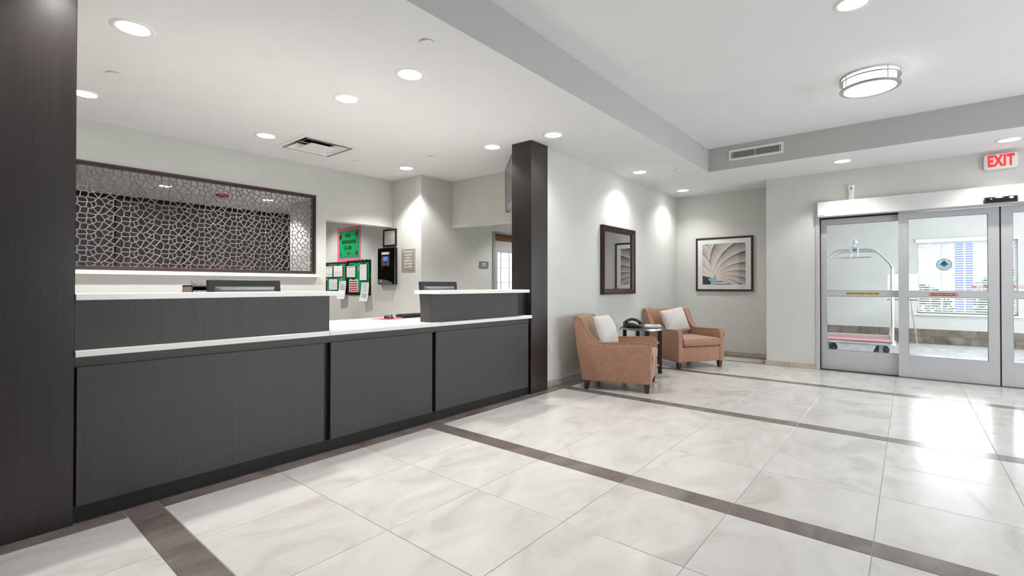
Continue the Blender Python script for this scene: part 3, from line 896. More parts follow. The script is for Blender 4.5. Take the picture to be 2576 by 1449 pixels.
for x in (CX0 + 0.16, CX1 - 0.16):
    for yy in (CY0 + .12, CY1 - .12):
        b = B(); cyl(b, (x, yy - 0.03, 0.1), (x, yy + 0.03, 0.1), 0.10, seg=28)
        ww = obj('wheel', b, 'rubber', lc, smooth=True)
        b = B(); cyl(b, (x, yy - 0.033, 0.1), (x, yy + 0.033, 0.1), 0.05, seg=20); obj('wheel_hub', b, 'grey_plastic', ww, smooth=True)
        b = B(); box(b, x - 0.025, x + 0.025, yy - 0.045, yy - 0.037, 0.08, CZ - .05); box(b, x - 0.025, x + 0.025, yy + 0.037, yy + 0.045, 0.08, CZ - .05)
        box(b, x - 0.03, x + 0.03, yy - .045, yy + .045, CZ - 0.062, CZ - 0.05); obj('caster_fork', b, 'nickel', lc)

# ================================================================== RECEPTION COUNTER
rc = thing('reception_counter', 'long dark laminate reception counter with panelled front', 'counter', (-3.6, 2.3, 0))
obj('carcass', bx(-4.05, -3.225, 0.449, 4.17, 0.0, 0.83), 'black_recess', rc)
obj('toe_kick', bx(-3.225, -3.212, 0.449, 4.17, 0.0, 0.083), 'black_recess', rc)
for y0, y1 in ((0.458, 1.768), (1.817, 2.767), (2.807, 4.130)):
    obj('front_panel', bx(-3.225, -3.188, y0, y1, 0.086, 0.778, bevel=0.0015), 'laminate', rc)
obj('shadow_rail', bx(-3.225, -3.205, 0.449, 4.17, 0.778, 0.83), 'laminate', rc)
obj('riser', bx(-3.335, -3.198, 0.449, 1.812, 0.8625, 1.112, bevel=0.0015), 'laminate', rc)
obj('riser', bx(-3.365, -3.230, 2.778, 4.00, 0.8625, 1.112, bevel=0.0015), 'laminate', rc)
obj('riser_end_fill', bx(-3.36, -3.25, 4.00, 4.171, 0.8625, 1.112), 'black_recess', rc)
ct = thing('countertop', 'white quartz countertop running along the reception counter', 'countertop', (-3.6, 2.3, 0.83))
for y0, y1 in ((0.449, 1.797), (1.799, 2.855), (2.857, 4.168)):
    obj('slab', bx(-4.12, -3.165, y0, y1, 0.8302, 0.8622, bevel=0.0025), 'quartz', ct)
l1 = recenter(obj('ledge', bx(-3.43, -3.168, 0.4495, 1.912, 1.1125, 1.1445, bevel=0.003, seg=2), 'quartz'))
tag(l1, 'white quartz transaction ledge at the near end of the counter', 'ledge', 'transaction ledges')
l2 = recenter(obj('ledge', bx(-3.415, -3.07, 2.75, 4.00, 1.1125, 1.1445, bevel=0.003, seg=2), 'quartz'))
tag(l2, 'white quartz transaction ledge beside the slim pillar', 'ledge', 'transaction ledges')

# monitors
def monitor(name, label, cx, cy, zc_top, width, height, tilt, rotz):
    t = thing(name, label, 'monitor', (cx, cy, 0.8622), rotz)
    # local: back towards +x, screen towards -x
    zt = zc_top - 0.8622
    def tl(bm):
        mt = Matrix.Translation((0, 0, zt - height / 2)) @ Matrix.Rotation(tilt, 4, 'Y')
        bmesh.ops.transform(bm, matrix=mt, verts=bm.verts[:])
        return bm
    obj('shell', tl(bx(-0.012, 0.012, -width / 2, width / 2, -height / 2, height / 2, bevel=0.004, seg=2)), 'black', t, local=True)
    obj('screen', tl(bx(-0.0135, -0.012, -width / 2 + .012, width / 2 - .012, -height / 2 + .018, height / 2 - .012)), 'screen_black', t, local=True)
    b = B()
    # raised back hump with chamfered shoulders
    w2, h2 = width * 0.36, height * 0.30
    lo = [b.verts.new((0.012, s * w2 * 1.15, z)) for s, z in ((-1, -h2 * 1.2), (1, -h2 * 1.2), (1, h2 * 1.12), (-1, h2 * 1.12))]
    hi = [b.verts.new((0.045, s * w2, z)) for s, z in ((-1, -h2), (1, -h2), (1, h2 * 0.86), (-1, h2 * 0.86))]
    b.faces.new(hi)
    for i in range(4):
        j = (i + 1) % 4
        b.faces.new((lo[i], lo[j], hi[j], hi[i]))
    bmesh.ops.recalc_face_normals(b, faces=b.faces[:])
    bmesh.ops.bevel(b, geom=[e_ for e_ in b.edges if all(v in hi for v in e_.verts)], offset=0.008, segments=3, affect='EDGES', profile=0.5)
    bk = obj('back_hump', tl(b), 'grey_plastic', t, local=True, smooth=True, autos=30)
    vb = B()
    for k in range(7): box(vb, 0.0452, 0.0462, -w2 * 0.8, w2 * 0.8, -h2 * 0.1 + k * 0.006, -h2 * 0.1 + k * 0.006 + 0.002)
    obj('vent_slot', tl(vb), 'black', bk, local=True)
    obj('stand_neck', bx(0.02, 0.05, -0.035, 0.035, 0.012, zt - height * 0.45, bevel=0.005), 'black', t, local=True)
    obj('stand_foot', bx(-0.11, 0.12, -0.13, 0.13, 0.0, 0.014, bevel=0.005), 'black', t, local=True)
    return t
monitor('monitor', 'black computer monitor behind the near transaction ledge', -3.72, 1.455, 1.226, 0.505, 0.30, R(-8), R(2))
monitor('monitor', 'black computer monitor behind the ledge by the slim pillar', -3.72, 3.32, 1.226, 0.50, 0.30, R(-6), R(0))

# little printer / organiser with a phone device on top
og = thing('desk_organizer', 'taupe desk organiser box beside the near monitor', 'organizer', (-3.96, 1.225, 0.8622))
ob = B()
for a in ((-4.05, -3.87, 1.150, 1.160, .8622, 1.187), (-4.05, -3.87, 1.310, 1.320, .8622, 1.187), (-4.05, -3.87, 1.150, 1.320, 1.177, 1.187), (-4.05, -3.87, 1.150, 1.320, .8622, .872), (-4.05, -4.04, 1.150, 1.320, .8622, 1.187)):
    box(ob, *a, bevel=0.001)
obj('case', ob, 'taupe_box', og)
for z in (0.95, 1.03, 1.11):
    obj('shelf', bx(-4.04, -3.875, 1.160, 1.310, z, z + 0.006), 'taupe_box', og)
for i, z in enumerate((0.956, 1.036, 1.116)):
    pb = B()
    for k in range(9): box(pb, -4.03, -3.885 + 0.002 * (k % 3), 1.170 + k * 0.014, 1.170 + k * 0.014 + 0.010, z, z + 0.034)
    obj('card_row', pb, 'paper', og)
dv = thing('card_reader', 'small silver card reader on top of the desk organiser', 'card reader', (-3.95, 1.235, 1.187))
b = B(); prism(b, [(-4.0, 1.1872), (-3.90, 1.1872), (-3.905, 1.205), (-3.99, 1.226)], 'y', 1.185, 1.253, 0.003); obj('body', b, 'nickel', dv)
obj('display', bx(-3.912, -3.9045, 1.210, 1.230, 1.192, 1.205), 'lcd', dv)

# mouse, pad, keyboard, cable
pd = recenter(obj('mouse_pad', bx(-4.0, -3.77, 2.70, 2.92, 0.8622, 0.8652, bevel=0.001), 'mouse_pad'))
tag(pd, 'red mouse pad on the open part of the countertop', 'mouse pad')
ms = thing('computer_mouse', 'black computer mouse on the red mouse pad', 'mouse', (-3.91, 2.84, 0.8652), R(20))
b = sphere(B(), (0, 0, 0), 1.0, 3)
for v in b.verts:
    v.co = Vector((v.co.x * 0.058, v.co.y * 0.033, max(v.co.z, 0) * 0.036 * (1 + 0.25 * -v.co.x)))
obj('shell', b, 'black', ms, local=True, smooth=True)
b = B(); cyl(b, (0.028, -0.004, 0.031), (0.028, 0.004, 0.031), 0.007, seg=14); obj('wheel', b, 'grey_plastic', ms, local=True, smooth=True)
cb = B(); pts = [(-3.86, 2.845, 0.868)] + [(-3.86 + 0.10 * t_ + 0.03 * math.sin(t_ * 7), 2.845 + 0.24 * t_, 0.8645) for t_ in np.linspace(0.1, 1, 24)]
obj('cable', tube(cb, pts, 0.0022, 6), 'black', ms, smooth=True)
kb = thing('keyboard', 'black keyboard on the countertop beside the mouse', 'keyboard', (-3.93, 3.2, 0.8622), R(92))
b = B(); prism(b, [(-0.07, 0.0), (0.07, 0.0), (0.07, 0.026), (-0.07, 0.014)], 'x', -0.22, 0.22, 0.002); obj('case', b, 'black', kb, local=True)
kk = B()
for i in range(15):
    for j in range(5):
        zz = 0.016 + (j + 0.5) * 0.0024
        box(kk, -0.21 + i * 0.0282, -0.21 + i * 0.0282 + 0.024, -0.06 + j * 0.025, -0.06 + j * 0.025 + 0.021, zz, zz + 0.008)
q = obj('keys', kk, 'black', kb, local=True); q['kind'] = 'stuff'

# ================================================================== LATTICE SCREEN
sc = thing('lattice_screen', 'pewter lattice screen of irregular cells in dark bronze frame', 'screen', (-6.14, 1.45, 1.335))
def ring_frame(y0, y1, z0, z1, w, x0, x1):
    return slab(B(), y0, y1, z0, z1, x0, x1, [(y0 + w, y1 - w, z0 + w, z1 - w)], 'yzx')
obj('outer_frame', ring_frame(SCR[0], SCR[1], SCR[2], SCR[3], 0.022, -6.16, -6.085), 'bronze', sc)
obj('inner_frame', ring_frame(SCR[0] + .022, SCR[1] - .022, SCR[2] + .022, SCR[3] - .022, 0.016, -6.15, -6.105), 'bronze', sc)
def clip(poly, a, b_, c):
    """keep a*x+b*y<=c"""
    out = []
    n = len(poly)
    for i in range(n):
        p, q_ = poly[i], poly[(i + 1) % n]
        dp, dq = a * p[0] + b_ * p[1] - c, a * q_[0] + b_ * q_[1] - c
        if dp <= 0: out.append(p)
        if dp * dq < 0:
            t_ = dp / (dp - dq)
            out.append((p[0] + (q_[0] - p[0]) * t_, p[1] + (q_[1] - p[1]) * t_))
    return out
PW, PH, NC = 0.335, 0.156, 17
best = None
r2 = np.random.default_rng(5)
cells0 = []
while len(cells0) < NC:
    c = (r2.uniform(0, PW), r2.uniform(0, PH))
    dmin = min([math.hypot(min(abs(c[0] - q_[0]), PW - abs(c[0] - q_[0])), min(abs(c[1] - q_[1]), PH - abs(c[1] - q_[1]))) for q_ in cells0] or [9])
    if dmin > r2.uniform(0.017, 0.050): cells0.append(c)
ly0, ly1, lz0, lz1 = SCR[0] + .036, SCR[1] - .036, SCR[2] + .036, SCR[3] - .036
lb = B()
SW2 = 0.0036
polys = []
for ci, c in enumerate(cells0):
    poly = [(c[0] - .15, c[1] - .15), (c[0] + .15, c[1] - .15), (c[0] + .15, c[1] + .15), (c[0] - .15, c[1] + .15)]
    for q_ in cells0:
        for i in (-1, 0, 1):
            for j in (-2, -1, 0, 1, 2):
                s_ = (q_[0] + i * PW, q_[1] + j * PH)
                if abs(s_[0] - c[0]) < 1e-9 and abs(s_[1] - c[1]) < 1e-9: continue
                dx, dy = s_[0] - c[0], s_[1] - c[1]
                mx_, my_ = (s_[0] + c[0]) / 2, (s_[1] + c[1]) / 2
                poly = clip(poly, dx, dy, dx * mx_ + dy * my_)
    polys.append(poly)
def inset(poly, d):
    out = [tuple(p) for p in poly]
    res = [(-9, -9), (9, -9), (9, 9), (-9, 9)]
    n = len(poly)
    for i in range(n):
        p, q_ = poly[i], poly[(i + 1) % n]
        ex, ey = q_[0] - p[0], q_[1] - p[1]
        L = math.hypot(ex, ey)
        if L < 1e-6: continue
        nx, ny = ey / L, -ex / L          # outward for ccw
        res = clip(res, nx, ny, nx * p[0] + ny * p[1] - d)
        if len(res) < 3: return []
    return res
def clean(poly, eps=0.0008):
    out = []
    for p in poly:
        if not out or math.hypot(p[0] - out[-1][0], p[1] - out[-1][1]) > eps: out.append(p)
    if len(out) > 2 and math.hypot(out[0][0] - out[-1][0], out[0][1] - out[-1][1]) <= eps: out.pop()
    return out
def chaikin(poly, k=0.28):
    out = []
    n = len(poly)
    for i in range(n):
        p, q_ = poly[i], poly[(i + 1) % n]
        L = math.hypot(q_[0] - p[0], q_[1] - p[1]); t_ = min(k, 0.006 / max(L, 1e-6))
        out.append((p[0] + (q_[0] - p[0]) * t_, p[1] + (q_[1] - p[1]) * t_))
        out.append((q_[0] + (p[0] - q_[0]) * t_, q_[1] + (p[1] - q_[1]) * t_))
    return out
XF, XBK = -6.118, -6.130
verts, faces = [], []
def addv(*p):
    verts.append(p); return len(verts) - 1
for i in range(-1, int((ly1 - ly0) / PW) + 2):
    for j in range(-1, int((lz1 - lz0) / PH) + 2):
        for poly in polys:
            P_ = [(p[0] + ly0 + i * PW, p[1] + lz0 + j * PH) for p in poly]
            if max(p[0] for p in P_) < ly0 or min(p[0] for p in P_) > ly1 or max(p[1] for p in P_) < lz0 or min(p[1] for p in P_) > lz1: continue
            for (a_, b_, c_) in ((-1, 0, -ly0), (1, 0, ly1), (0, -1, -lz0), (0, 1, lz1)):
                P_ = clip(P_, a_, b_, c_)
            P_ = clean(P_)
            if len(P_) < 3: continue
            I_ = clean(inset(P_, SW2), 0.0015)
            if len(I_) < 3: 
                ids = [addv(XF, *p) for p in P_]; faces.append(ids); continue
            I_ = chaikin(I_)
            # bridge: outer ring sampled at the directions of the inner ring
            cx_ = sum(p[0] for p in I_) / len(I_); cy_ = sum(p[1] for p in I_) / len(I_)
            O_ = []
            for p in I_:
                d_ = (p[0] - cx_, p[1] - cy_); tb = 9
                for m_ in range(len(P_)):
                    a_, b_ = P_[m_], P_[(m_ + 1) % len(P_)]
                    ex, ey = b_[0] - a_[0], b_[1] - a_[1]
                    den = d_[0] * ey - d_[1] * ex
                    if abs(den) < 1e-12: continue
                    t_ = ((a_[0] - cx_) * ey - (a_[1] - cy_) * ex) / den
                    if t_ > 0.5: tb = min(tb, t_)
                tb = min(tb, 3.5)
                O_.append((cx_ + d_[0] * tb, cy_ + d_[1] * tb))
            n = len(I_)
            of = [addv(XF + 0.003, *p) for p in O_]; inf = [addv(XF, *p) for p in I_]
            inb = [addv(XBK, *p) for p in I_]; obk = [addv(XBK - 0.003, *p) for p in O_]
            for k in range(n):
                l = (k + 1) % n
                faces.append((of[k], of[l], inf[l], inf[k])); faces.append((inf[k], inf[l], inb[l], inb[k])); faces.append((inb[k], inb[l], obk[l], obk[k]))
me = bpy.data.meshes.new('lattice'); me.from_pydata(verts, [], faces); me.update()
lt = obj_me('lattice', me, 'lattice', sc)
b = B(); b.from_mesh(lt.data); bmesh.ops.recalc_face_normals(b, faces=b.faces[:]); b.to_mesh(lt.data); b.free()
sl = recenter(obj('window_sill', bx(-6.25, -6.045, SCR[0] - .03, 3.285, 1.292, 1.333, bevel=0.003), 'white'))
tag(sl, 'white sill ledge under the lattice screen', 'sill', kind='structure')
# beige half-height cabinet deep in the back room
cbm = thing('low_cabinet', 'beige low cabinet seen through the lattice near the white wall end', 'cabinet', (-10.5, 4.6, 0))
obj('body', bx(-10.79, -10.25, 4.0, 5.2, 0, 1.42, bevel=0.004), 'beige', cbm)
obj('cabinet_top', bx(-10.79, -10.22, 3.98, 5.22, 1.42, 1.45, bevel=0.003), 'white', cbm)
fa = thing('fire_alarm', 'red ceiling fire alarm seen through the lattice screen', 'alarm', (-9.345, 3.25, CEIL - 0.05))
b = B(); lathe(b, [(0.0, -0.05), (0.07, -0.05), (0.10, -0.025), (0.10, 0.0), (0.0, 0.0)], (-9.345, 3.25, CEIL), 20); obj('body', b, 'red', fa, smooth=True)
obj('strobe', sphere(B(), (-9.345, 3.25, CEIL - 0.052), 0.02, 2, (1, 1, .6)), 'white_plastic', fa, smooth=True)

# ================================================================== WALL OF NOTICES (y = 4.48, facing the camera)
NY = 4.48
RX, UZ = (1, 0, 0), (0, 0, 1)
def sheet(name, label, cat, x0, x1, z0, z1, mat, y=NY, t=0.0012, group=None, curl=0.0, rot=0.0):
    b = B()
    n = 8
    rows_ = []
    for i in range(n + 1):
        z = z1 + (z0 - z1) * i / n
        c_ = curl * (i / n) ** 2
        rows_.append([b.verts.new((x0, y - t - c_, z)), b.verts.new((x1, y - t - c_ * 0.7, z)), b.verts.new((x1, y - c_ * 0.7, z)), b.verts.new((x0, y - c_, z))])
    for i in range(n):
        a_, c_ = rows_[i], rows_[i + 1]
        for k in range(4):
            l = (k + 1) % 4
            b.faces.new((a_[k], a_[l], c_[l], c_[k]))
    b.faces.new(list(reversed(rows_[0]))); b.faces.new(rows_[-1])
    bmesh.ops.recalc_face_normals(b, faces=b.faces[:])
    if cat is None:
        return obj(name, b, mat)
    th = thing(name, label, cat, ((x0 + x1) / 2, y, z0), group=group)
    obj('sheet', b, mat, th)
    return th
def zig(x0, x1, z0, z1, step, amp):
    """rectangle with a scalloped edge"""
    pts = []
    def run(p, q_, nx, nz):
        L = math.hypot(q_[0] - p[0], q_[1] - p[1]); n = max(2, int(L / step))
        for i in range(n):
            t_ = i / n
            pts.append((p[0] + (q_[0] - p[0]) * t_, p[1] + (q_[1] - p[1]) * t_))
            t_ = (i + 0.5) / n
            pts.append((p[0] + (q_[0] - p[0]) * t_ + nx * amp, p[1] + (q_[1] - p[1]) * t_ + nz * amp))
    run((x0, z0), (x1, z0), 0, -1); run((x1, z0), (x1, z1), 1, 0); run((x1, z1), (x0, z1), 0, 1); run((x0, z1), (x0, z0), -1, 0)
    return pts
def wflat(name, pts, y, mat, parent, t=0.0012, label=None):
    b = B(); prism(b, pts, 'y', y - t, y)
    return obj(name, b, mat, parent, label=label)
po = thing('poster', 'pink poster with green scalloped panel reading IHG rewards club', 'poster', (-7.29, NY, 1.594))
wflat('pink_card', [(-7.655, 1.597), (-6.935, 1.597), (-6.930, 2.170), (-7.657, 2.166)], NY, 'pink', po)
wflat('green_card', zig(-7.590, -6.985, 1.655, 2.110, 0.035, 0.012), NY - 0.0014, 'green', po)
for s_, x, z, sz in (('IHG', -7.325, 2.030, 0.082), ('REWARDS', -7.285, 1.918, 0.082), ('CLUB', -7.33, 1.820, 0.082)):
    text('lettering', s_, sz, (x, NY - 0.0036, z), RX, UZ, 'black', po, xscale=1.02, bold=0.003, spacing=1.14)
def blob(x, z, rx, rz, n=12, j=0.25):
    return [(x + rx * (1 + j * (random.random() - .5)) * math.cos(2 * PI * i / n), z + rz * (1 + j * (random.random() - .5)) * math.sin(2 * PI * i / n)) for i in range(n)]
wflat('cut_out', [(-7.585, 2.03), (-7.51, 2.06), (-7.505, 1.98), (-7.575, 1.965)], NY - 0.003, 'maroon', po)
wflat('cut_out', blob(-7.06, 2.05, 0.03, 0.045), NY - 0.003, 'maroon', po)
wflat('cut_out', [(-7.565, 1.74), (-7.55, 1.745), (-7.51, 1.69), (-7.525, 1.68)], NY - 0.003, 'maroon', po)
wflat('cut_out', blob(-7.30, 1.725, 0.028, 0.024, 20, 0.6), NY - 0.003, 'maroon', po)
wflat('cut_out', blob(-7.06, 1.725, 0.028, 0.040), NY - 0.003, 'maroon', po)

def board(x0, x1, z0, z1, label, foil):
    bd = thing('bulletin_board', label, 'bulletin board', ((x0 + x1) / 2, NY, z0))
    obj('backing', bx(x0, x1, NY - 0.012, NY, z0, z1, bevel=0.001), 'maroon' if not foil else 'black_recess', bd)
    wflat('green_panel', zig(x0 + 0.075, x1 - 0.045, z0 + 0.045, z1 - 0.045, 0.035, 0.012), NY - 0.0121, 'green', bd)
    if foil:
        fb = {k: B() for k in ('foil_red', 'foil_green', 'foil_gold', 'foil_blue')}
        ks = list(fb)
        for i in range(150):
            if random.random() < 0.6:
                x, z = random.uniform(x0 + 0.25, x1), random.uniform(z1 - 0.04, z1 + 0.004)
            else:
                x, z = random.uniform(x1 - 0.045, x1), random.uniform(z0 + 0.15, z1)
            s_ = random.uniform(0.006, 0.014)
            c_ = random.choice(['foil_green', 'foil_green', 'foil_red', 'foil_gold', 'foil_blue'] if z > z0 + 0.3 else ['foil_red', 'foil_red', 'foil_green'])
            prism(fb[c_], [(x, z - s_), (x + s_ * .7, z), (x, z + s_), (x - s_ * .7, z)], 'y', NY - 0.0155, NY - 0.0135)
        for k in ks:
            q_ = obj('foil_trim', fb[k], k, bd); q_['kind'] = 'stuff'
    for (x, z, r_) in (((x0 + 0.06, 1.305, 0.03), (x0 + 0.535, 1.31, 0.032)) if not foil else ((x0 + 0.11, 1.23, 0.035), (x0 + 0.36, 1.46, 0.03))):
        wflat('paper_cut_out', blob(x, z, r_, r_ * 1.3, 14, 0.2), NY - 0.0134, 'tan_card', bd)
    return bd
board(-8.03, -7.345, 1.03, 1.588, 'green bulletin board with brown border partly behind the near ledge', False)
board(-7.340, -6.648, 1.025, 1.598, 'green bulletin board with dark foil border under the pink poster', True)
def whiteboard(x0, x1, z0, z1, rim, label, lines, stripe=False):
    wb = thing('whiteboard', label, 'whiteboard', ((x0 + x1) / 2, NY, z0), group='small whiteboards on the bulletin boards')
    Y = NY - 0.0165
    b = B(); prism(b, rounded(x0, x1, z0, z1, 0.022), 'y', Y - 0.008, Y, 0.002); obj('rim', b, rim, wb)
    b = B(); prism(b, rounded(x0 + .007, x1 - .007, z0 + .007, z1 - .007, 0.017), 'y', Y - 0.0092, Y - 0.008); obj('face', b, 'paper', wb)
    for (z, h, mat) in lines:
        b = B()
        zz = z0 + (z1 - z0) * z
        if stripe or h > 0.004:
            box(b, x0 + .014, x1 - .014, Y - 0.0100, Y - 0.0092, zz - h / 2, zz + h / 2)
        else:
            x = x0 + 0.025
            while x < x1 - 0.03:
                L = random.uniform(0.008, 0.02); box(b, x, min(x + L, x1 - .02), Y - 0.0100, Y - 0.0092, zz - h / 2, zz + h / 2); x += L + 0.005
        obj('marker_line', b, mat, wb)
    obj('pen_clip', bx((x0 + x1) / 2 - 0.04, (x0 + x1) / 2 + 0.03, Y - 0.014, Y, z1 - 0.004, z1 + 0.014, bevel=0.003), 'black', wb)
    return wb
whiteboard(-8.05, -7.765, 1.325, 1.525, 'black', 'whiteboard with dark red rules at the edge of the opening', [(.84, .006, 'maroon'), (.66, .002, 'ink_light'), (.5, .002, 'ink_light'), (.38, .002, 'ink'), (.24, .006, 'maroon')])
whiteboard(-7.735, -7.445, 1.328, 1.528, 'red', 'red rimmed whiteboard on the brown bordered board', [(.45, .003, 'ink_light'), (.40, .002, 'red'), (.26, .005, 'ink_light'), (.14, .002, 'ink_light')])
whiteboard(-7.89, -7.605, 1.10, 1.30, 'black', 'whiteboard full of writing just above the near ledge', [(.9 - .09 * i, .002, 'ink_light') for i in range(9)])
whiteboard(-7.325, -7.05, 1.315, 1.515, 'black', 'calendar whiteboard with green rows on the foil bordered board', [(.86, .014, 'ink_light')] + [(.66 - .15 * i, .003, 'foil_green') for i in range(4)])
whiteboard(-6.935, -6.725, 1.262, 1.535, 'black', 'tall nearly blank whiteboard on the foil bordered board', [(.92, .003, 'ink_light'), (.86, .002, 'ink_light'), (.8, .002, 'ink_light')])
whiteboard(-7.24, -6.98, 1.075, 1.282, 'white', 'whiteboard with bold red stripes on the foil bordered board', [(.85, .020, 'red'), (.66, .020, 'red'), (.48, .020, 'red'), (.30, .020, 'red'), (.13, .020, 'red')], True)
def notice(x0, x1, z0, z1, label, rows_):
    n = sheet('paper_notice', label, 'paper', x0, x1, z0, z1, 'paper', NY - 0.033, 0.0008, 'papers pinned to the bulletin boards', curl=0.05)
    for (z, a_, b_, h, mat) in rows_:
        zz = z1 + (z0 - z1) * z; c_ = 0.05 * z * z
        obj('print_line', bx(x0 + (x1 - x0) * a_, x0 + (x1 - x0) * b_, NY - 0.033 - 0.0016 - c_, NY - 0.033 - 0.0006 - c_ * 0.86, zz - h / 2, zz + h / 2), mat, n)
notice(-7.535, -7.32, 0.955, 1.26, 'paper notice hanging from the board beside the ledge end', [(.08, .1, .25, .014, 'ink')] + [(.2 + .04 * i, .12, .85, .004, 'ink_light') for i in range(8)] + [(.6 + .05 * i, .12, .85, .004, 'ink_light') for i in range(4)])
notice(-6.865, -6.655, 0.93, 1.232, 'paper notice curling off the lower corner of the foil bordered board', [(.08 + .09 * i, .15, .82, .006, 'ink_light') for i in range(5)] + [(.54, .42, .56, .004, 'ink_light')] + [(.62 + .075 * i, .15, .82, .006, 'ink_light') for i in range(3)])

# framed notice
fn = thing('notice_frame', 'black framed paper notice above the time clock', 'frame', (-6.14, NY, 1.785))
obj('frame', slab(B(), -6.305, -5.975, 1.785, 2.05, NY - 0.02, NY, [(-6.28, -6.00, 1.81, 2.025)], 'xzy'), 'frame_dark', fn)
obj('document', bx(-6.28, -6.00, NY - 0.008, NY - 0.004, 1.81, 2.025), 'paper', fn)
b = B()
for i in range(13): box(b, -6.26, -6.03 - 0.03 * ((i * 7) % 3), NY - 0.0092, NY - 0.008, 1.995 - i * 0.0135, 1.998 - i * 0.0135)
obj('print_line', b, 'ink_light', fn)
obj('glazing', bx(-6.28, -6.00, NY - 0.0125, NY - 0.0115, 1.81, 2.025), 'picture_glass', fn)
# wall mounted time clock / terminal
tcx = thing('time_clock', 'black wall mounted terminal box with a blue display', 'terminal', (-6.175, NY, 1.20))
obj('case', bx(-6.392, -5.960, NY - 0.055, NY, 1.198, 1.760, bevel=0.006, seg=2), 'black_gloss', tcx)
ky = thing_pad = obj('keypad_plate', bx(-6.285, -6.09, NY - 0.0575, NY - 0.055, 1.485, 1.635, bevel=0.001), 'grey_plastic', tcx)
obj('display', bx(-6.24, -6.135, NY - 0.0588, NY - 0.0575, 1.565, 1.622), 'lcd', ky)
b = B()
for i in range(5):
    box(b, -6.232 + i * 0.019, -6.219 + i * 0.019, NY - 0.0592, NY - 0.0575, 1.538, 1.548, bevel=0.001)
for j in range(2):
    for i in range(4): box(b, -6.226 + i * 0.019, -6.215 + i * 0.019, NY - 0.0592, NY - 0.0575, 1.505 + j * 0.014, 1.511 + j * 0.014)
obj('keys', b, 'black', ky)
for x in (-6.262, -6.112): obj('indicator', sphere(B(), (x, NY - 0.058, 1.60), 0.006, 1), 'foil_gold', ky)
obj('card_slot', bx(-6.293, -6.075, NY - 0.060, NY - 0.055, 1.652, 1.70, bevel=0.002), 'grey_plastic', tcx)
obj('slot_label', bx(-6.275, -6.10, NY - 0.0612, NY - 0.060, 1.657, 1.694), 'paper', tcx)
b = B(); prism(b, [(-6.386, 1.204)] + [(-6.386 + 0.375 * math.sin(t_), 1.204 + 0.078 * math.cos(t_)) for t_ in np.linspace(0, PI / 2, 14)], 'y', NY - 0.0565, NY - 0.055); obj('lower_badge', b, 'grey_plastic', tcx)
wflat('badge_mark', [(-6.335, 1.237), (-6.322, 1.237), (-6.312, 1.262), (-6.325, 1.262)], NY - 0.0566, 'black', tcx)
wflat('badge_mark', [(-6.322, 1.237), (-6.295, 1.237), (-6.283, 1.262), (-6.310, 1.262)], NY - 0.0566, 'paper', tcx)
b = B(); cyl(b, (-6.012, NY - 0.055, 1.50), (-6.012, NY - 0.062, 1.50), 0.011, seg=16); obj('lock', b, 'chrome', tcx, smooth=True)
for dx in (0, 0.025): obj('small_marking', bx(-6.29 + dx, -6.275 + dx, NY - 0.0558, NY - 0.055, 1.452 + dx * .2, 1.466), 'label_red', tcx)
# taupe ownership sign
sg = thing('ownership_sign', 'taupe property ownership sign with white lettering beside the time clock', 'sign', (-5.695, NY, 1.41))
obj('plate', bx(-5.846, -5.541, NY - 0.012, NY, 1.411, 1.726, bevel=0.002), 'sign_taupe', sg)
for i, s_ in enumerate(('This Property Owned', 'and Operated By:', 'Sunquest', 'Hospitality, LLC', '2700 S. New Road', 'Waco, TX 76706')):
    text('lettering', s_, 0.036 if i in (2, 3) else 0.031, (-5.697, NY - 0.0128, 1.682 - i * 0.0445), RX, UZ, 'paper', sg, xscale=0.78, bold=0.0006)

# break room sign and door on the hallway wall (x = -5.41)
HX = -5.41
bs = thing('break_room_sign', 'small grey break room sign on the hallway wall', 'sign', (HX, 5.80, 1.47))
b = B(); prism(b, rounded(5.692, 5.907, 1.472, 1.582, 0.012), 'x', HX, HX + 0.012, 0.001); obj('plate', b, 'sign_grey', bs)
for s_, z in (('BREAK', 1.547), ('ROOM', 1.514)):
    text('lettering', s_, 0.032, (HX + 0.0128, 5.80, z), (0, 1, 0), UZ, 'paper', bs, xscale=0.9, bold=0.001)
bd = thing('door_2', 'grey break room door with a bright glazed half under brown transom', 'door', (HX, 6.5, 0), kind='structure')
fb = B()
box(fb, HX - 0.15, HX + 0.015, 6.01, 6.07, 0, 2.10); box(fb, HX - 0.15, HX + 0.015, 6.98, 7.04, 0, 2.10); box(fb, HX - 0.15, HX + 0.015, 6.07, 6.98, 2.066, 2.10)
obj('door_frame', fb, 'frame_grey', bd)
obj('transom', bx(HX - 0.09, HX - 0.05, 6.07, 6.98, 1.958, 2.066), 'brown_wood', bd)
lf = obj('door_leaf', slab(B(), 6.072, 6.978, 0.01, 1.956, HX - 0.09, HX - 0.045, [(6.20, 6.85, 0.95, 1.76)], 'yzx'), 'door_grey', bd)
obj('pane', bx(HX - 0.072, HX - 0.066, 6.20, 6.85, 0.95, 1.76), 'glass', lf)
mb = B()
for z in (1.24, 1.50, 1.64): box(mb, HX - 0.066, HX - 0.052, 6.20, 6.85, z - 0.006, z + 0.006)
for y in (6.30, 6.525, 6.75): box(mb, HX - 0.066, HX - 0.052, y - 0.006, y + 0.006, 0.95, 1.76)
obj('muntin', mb, 'white', lf)
b = B(); cyl(b, (HX - 0.045, 6.92, 1.0), (HX + 0.0, 6.92, 1.0), 0.012); cyl(b, (HX + 0.0, 6.92, 1.0), (HX + 0.0, 6.82, 1.0), 0.01); obj('handle', b, 'nickel', lf, smooth=True)

